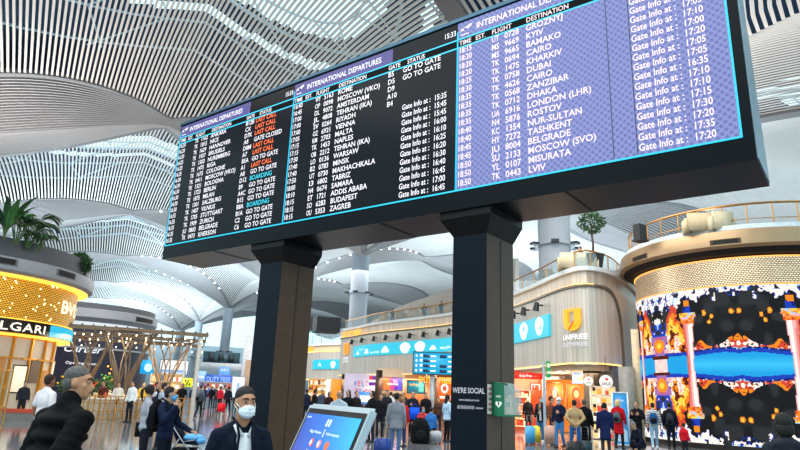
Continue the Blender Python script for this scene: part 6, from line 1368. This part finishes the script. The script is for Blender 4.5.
# shop bench by the golden rotunda
p_ = pp(21, 0, 33); t = thing('bench', 'red-cushioned bench under the golden shop', 'bench', p_); q = MB(); q.box(p_ + np.array((0, 0, .42)), (1.7, .6, .16), .3); q.build('cushion', mat('#b2402c', rough=.7), t); q = MB(); q.box(p_ + np.array((0, 0, .17)), (1.8, .55, .34), .3); q.build('base', mat('#6f6a64', rough=.5), t)
t = panel('arched_display', 'arched white display window with golden glow by the golden shop', 'display', 12, 366, 25, 392, 34, emis('#fff0d0', .9), frame=mat('#3a2c1c'))
# ------------------------------------------------------------------ far end of the left aisle
t = panel('wall_screen', 'cyan screen at the left far behind the cafe', 'screen', 140.5, 360, 156, 374, 62, emis('#1aa0dc', 1)); pshape(t, ellpts(.5, .45, .25, .3), emis('#bfe8f7', 1))
t = panel('wall_screen', 'big white screen with blue foot far behind the cafe', 'screen', 160, 360.5, 188, 374, 64, emis('#f2f7fb', 1.0), frame=mat('#14181d')); t2 = panel('shop_fascia_sign', 'blue lit sign strip under the big white screen', 'sign', 158, 370, 186, 376, 60, emis('#3a8fd8', .9)); ptext(t2, 'SUNGLASSES', .5, .25, .5, WHT, .8)
t = panel('yellow_sign', 'bright yellow sign with a dark diagonal stroke behind the man in black', 'sign', 182.5, 378, 192.5, 387, 40, emis('#d8e02a', 1)); pshape(t, [(.3, .1), (.42, .1), (.7, .9), (.58, .9)], mat('#20300f')); pshape(t, ellpts(.3, .7, .1, .12), mat('#20300f')); pshape(t, ellpts(.7, .3, .1, .12), mat('#20300f'))
t = panel('shop_fascia_sign', 'blue wavy lettering sign across the far aisle', 'sign', 205, 375, 232, 384, 78, emis('#2a5fd0', .85)); ptext(t, 'DUTY FREE', .5, .2, .6, emis('#9fc4ff', 1), .9)
t = panel('shop_fascia_sign', 'pale blue sign left of the blue wavy lettering', 'sign', 195, 371, 206, 381, 80, emis('#8fc0ee', .9)); ptext(t, 'shops', .5, .3, .35, WHT, .7)
t = panel('direction_sign', 'light blue direction sign hanging over the far aisle', 'direction sign', 219, 367, 230, 375, 70, emis('#6aa8ee', 1)); ptext(t, 'A B C', .5, .5, .3, WHT, .7)
t = panel('billboard', 'upright white and blue lit billboard at the right of the far aisle', 'billboard', 232, 377, 244, 397, 55, emis('#e3f0fb', 1.0), frame=mat('#9aa4ad')); pshape(t, [(.35, .2), (.65, .2), (.6, .7), (.4, .7)], emis('#9fb8d8', .9))
panel('stone_pier', 'light brown clad pier behind the white billboard', 'pier', 243, 360, 256, 413, 60, mat('#a58a72', rough=.5)); panel('stone_pier', 'tall white pier behind the left pillar of the board', 'pier', 241, 335, 262, 413, 64, mat('#d4d8dc', rough=.5))
panel('glazed_bridge', 'glazed grey and teal bridge floor across the far aisle', 'bridge', 203, 352, 240, 365, 100, mat('#35505a', rough=.3)); panel('bridge_deck', 'white bridge deck under the glazed floor', 'bridge', 200, 363, 242, 371, 99, mat('#cfd5da', rough=.5))
for x, y0, y1, lab in ((211, 353, 362, 'left dark roof unit on the far bridge'), (221, 354, 361, 'middle dark roof unit on the far bridge'), (231, 355, 363, 'right dark roof unit on the far bridge')): panel('roof_unit', lab, 'roof unit', x - 3, y0, x + 3, y1, 97, mat('#17262b', rough=.5), th=1)
shelf('warm lit shop shelves under the far blue signs', 150, 374, 182, 396, 56, emis('#e6b878', .7), 3, ('#f6d79a', '#f7a25a', '#fff4e0', '#3a6fb0', '#d84a3a')); shelf('busy shop shelves under the blue wavy lettering', 192, 382, 234, 398, 74, emis('#b0a4a0', .6), 3, ('#4a70b8', '#d86a3a', '#f2efe8', '#33343c', '#c94a5a'))
panel('end_wall', 'pale end wall of the hall beyond the far bridge', 'wall', 40, 345, 345, 398, 190, mat('#c3ccd4', rough=.7), th=.5)['kind'] = 'structure'

# ------------------------------------------------------------------ light
w = bpy.data.worlds.new('world'); SC.world = w; w.use_nodes = True; nt = w.node_tree; bg = nt.nodes['Background']
tc = nt.nodes.new('ShaderNodeTexCoord'); sx = nt.nodes.new('ShaderNodeSeparateXYZ'); rp = nt.nodes.new('ShaderNodeValToRGB'); nt.links.new(tc.outputs['Generated'], sx.inputs[0]); nt.links.new(sx.outputs['Z'], rp.inputs['Fac'])
rp.color_ramp.elements[0].color = (.58, .80, .88, 1); rp.color_ramp.elements[0].position = 0; rp.color_ramp.elements[1].color = (.62, .90, 1, 1); rp.color_ramp.elements[1].position = .6
nt.links.new(rp.outputs['Color'], bg.inputs['Color']); bg.inputs['Strength'].default_value = 1.6
def area(name, loc, size, energy, col, rot=(0, 0, 0), sy=None):
    l = bpy.data.lights.new(name, 'AREA'); l.energy = energy; l.color = col; l.shape = 'RECTANGLE'; l.size = size; l.size_y = sy or size
    o = bpy.data.objects.new(name, l); C.objects.link(o); o.location = loc; o.rotation_euler = rot; return o
area('ceiling_light_field', (-6, 8, 15.5), 26, 5200, (1, .94, .87)); area('ceiling_light_field', (4, 26, 15.5), 16, 4200, (1, .94, .87)); area('ceiling_light_field', (-22, 46, 15.5), 22, 6500, (1, .95, .9)); area('ceiling_light_field', (-14, 80, 15.5), 26, 9000, (1, .95, .9))
# unseen uplights added to brighten the ceiling
cool = (.72, .90, 1)
for x, y, z, sz, e in ((-24.9, 33.8, 9.2, 9, 5200), (18.1, 31.1, 9.9, 8, 3200), (14, 50, 9.2, 9, 4000), (12, 80, 9.2, 10, 11000), (-36, 62, 9.2, 10, 8000), (-30, 95, 10, 16, 13500), (-10, 100, 10, 16, 10000), (22, 75, 10, 14, 7500), (-50, 130, 10, 18, 20000), (-62, 92, 10, 16, 9000), (-68, 152, 10, 14, 16000), (32, 52, 10, 10, 4500), (-12, 60, 10, 8, 2500)):
    area('added_uplight', (x, y, z), sz, e * .58, cool if y > 40 else (1, .95, .9), (PI, 0, 0))
# warm light inside the shops
for x, D_, e_ in ((560, 35, 700), (525, 41, 600), (400, 55, 900), (440, 48, 700), (350, 66, 800)):
    p_ = atD(x, 400, D_); area('shop_light', (p_[0], p_[1], 3.2), 3.5, e_, (1, .72, .45))
for x, D_, e_ in ((560, 37.5, 260), (524, 43, 260), (598, 35.5, 200), (425, 52, 380), (385, 59, 420), (352, 66, 380)):
    p_ = atD(x, 400, D_); l = bpy.data.lights.new('added_shop_light', 'POINT'); l.energy = e_; l.color = (1, .78, .55); l.shadow_soft_size = .3; o = bpy.data.objects.new('added_shop_light', l); C.objects.link(o); o.location = (p_[0], p_[1], 2.6)  # added point lights, no visible lamps, brighten soffit and shop walls
for x in (90, 130, 165): p_ = pp(x, 4.3, 40); area('cafe_light', p_, 3, 380, (1, .85, .62))
SC.view_settings.view_transform = 'Standard'; SC.view_settings.look = 'None'; SC.view_settings.gamma = 1; SC.view_settings.exposure = 0.0
try: SC.view_settings.use_curve_mapping = False
except Exception: pass
SC.cycles.use_denoising = True; SC.cycles.max_bounces = 6; SC.cycles.transparent_max_bounces = 12
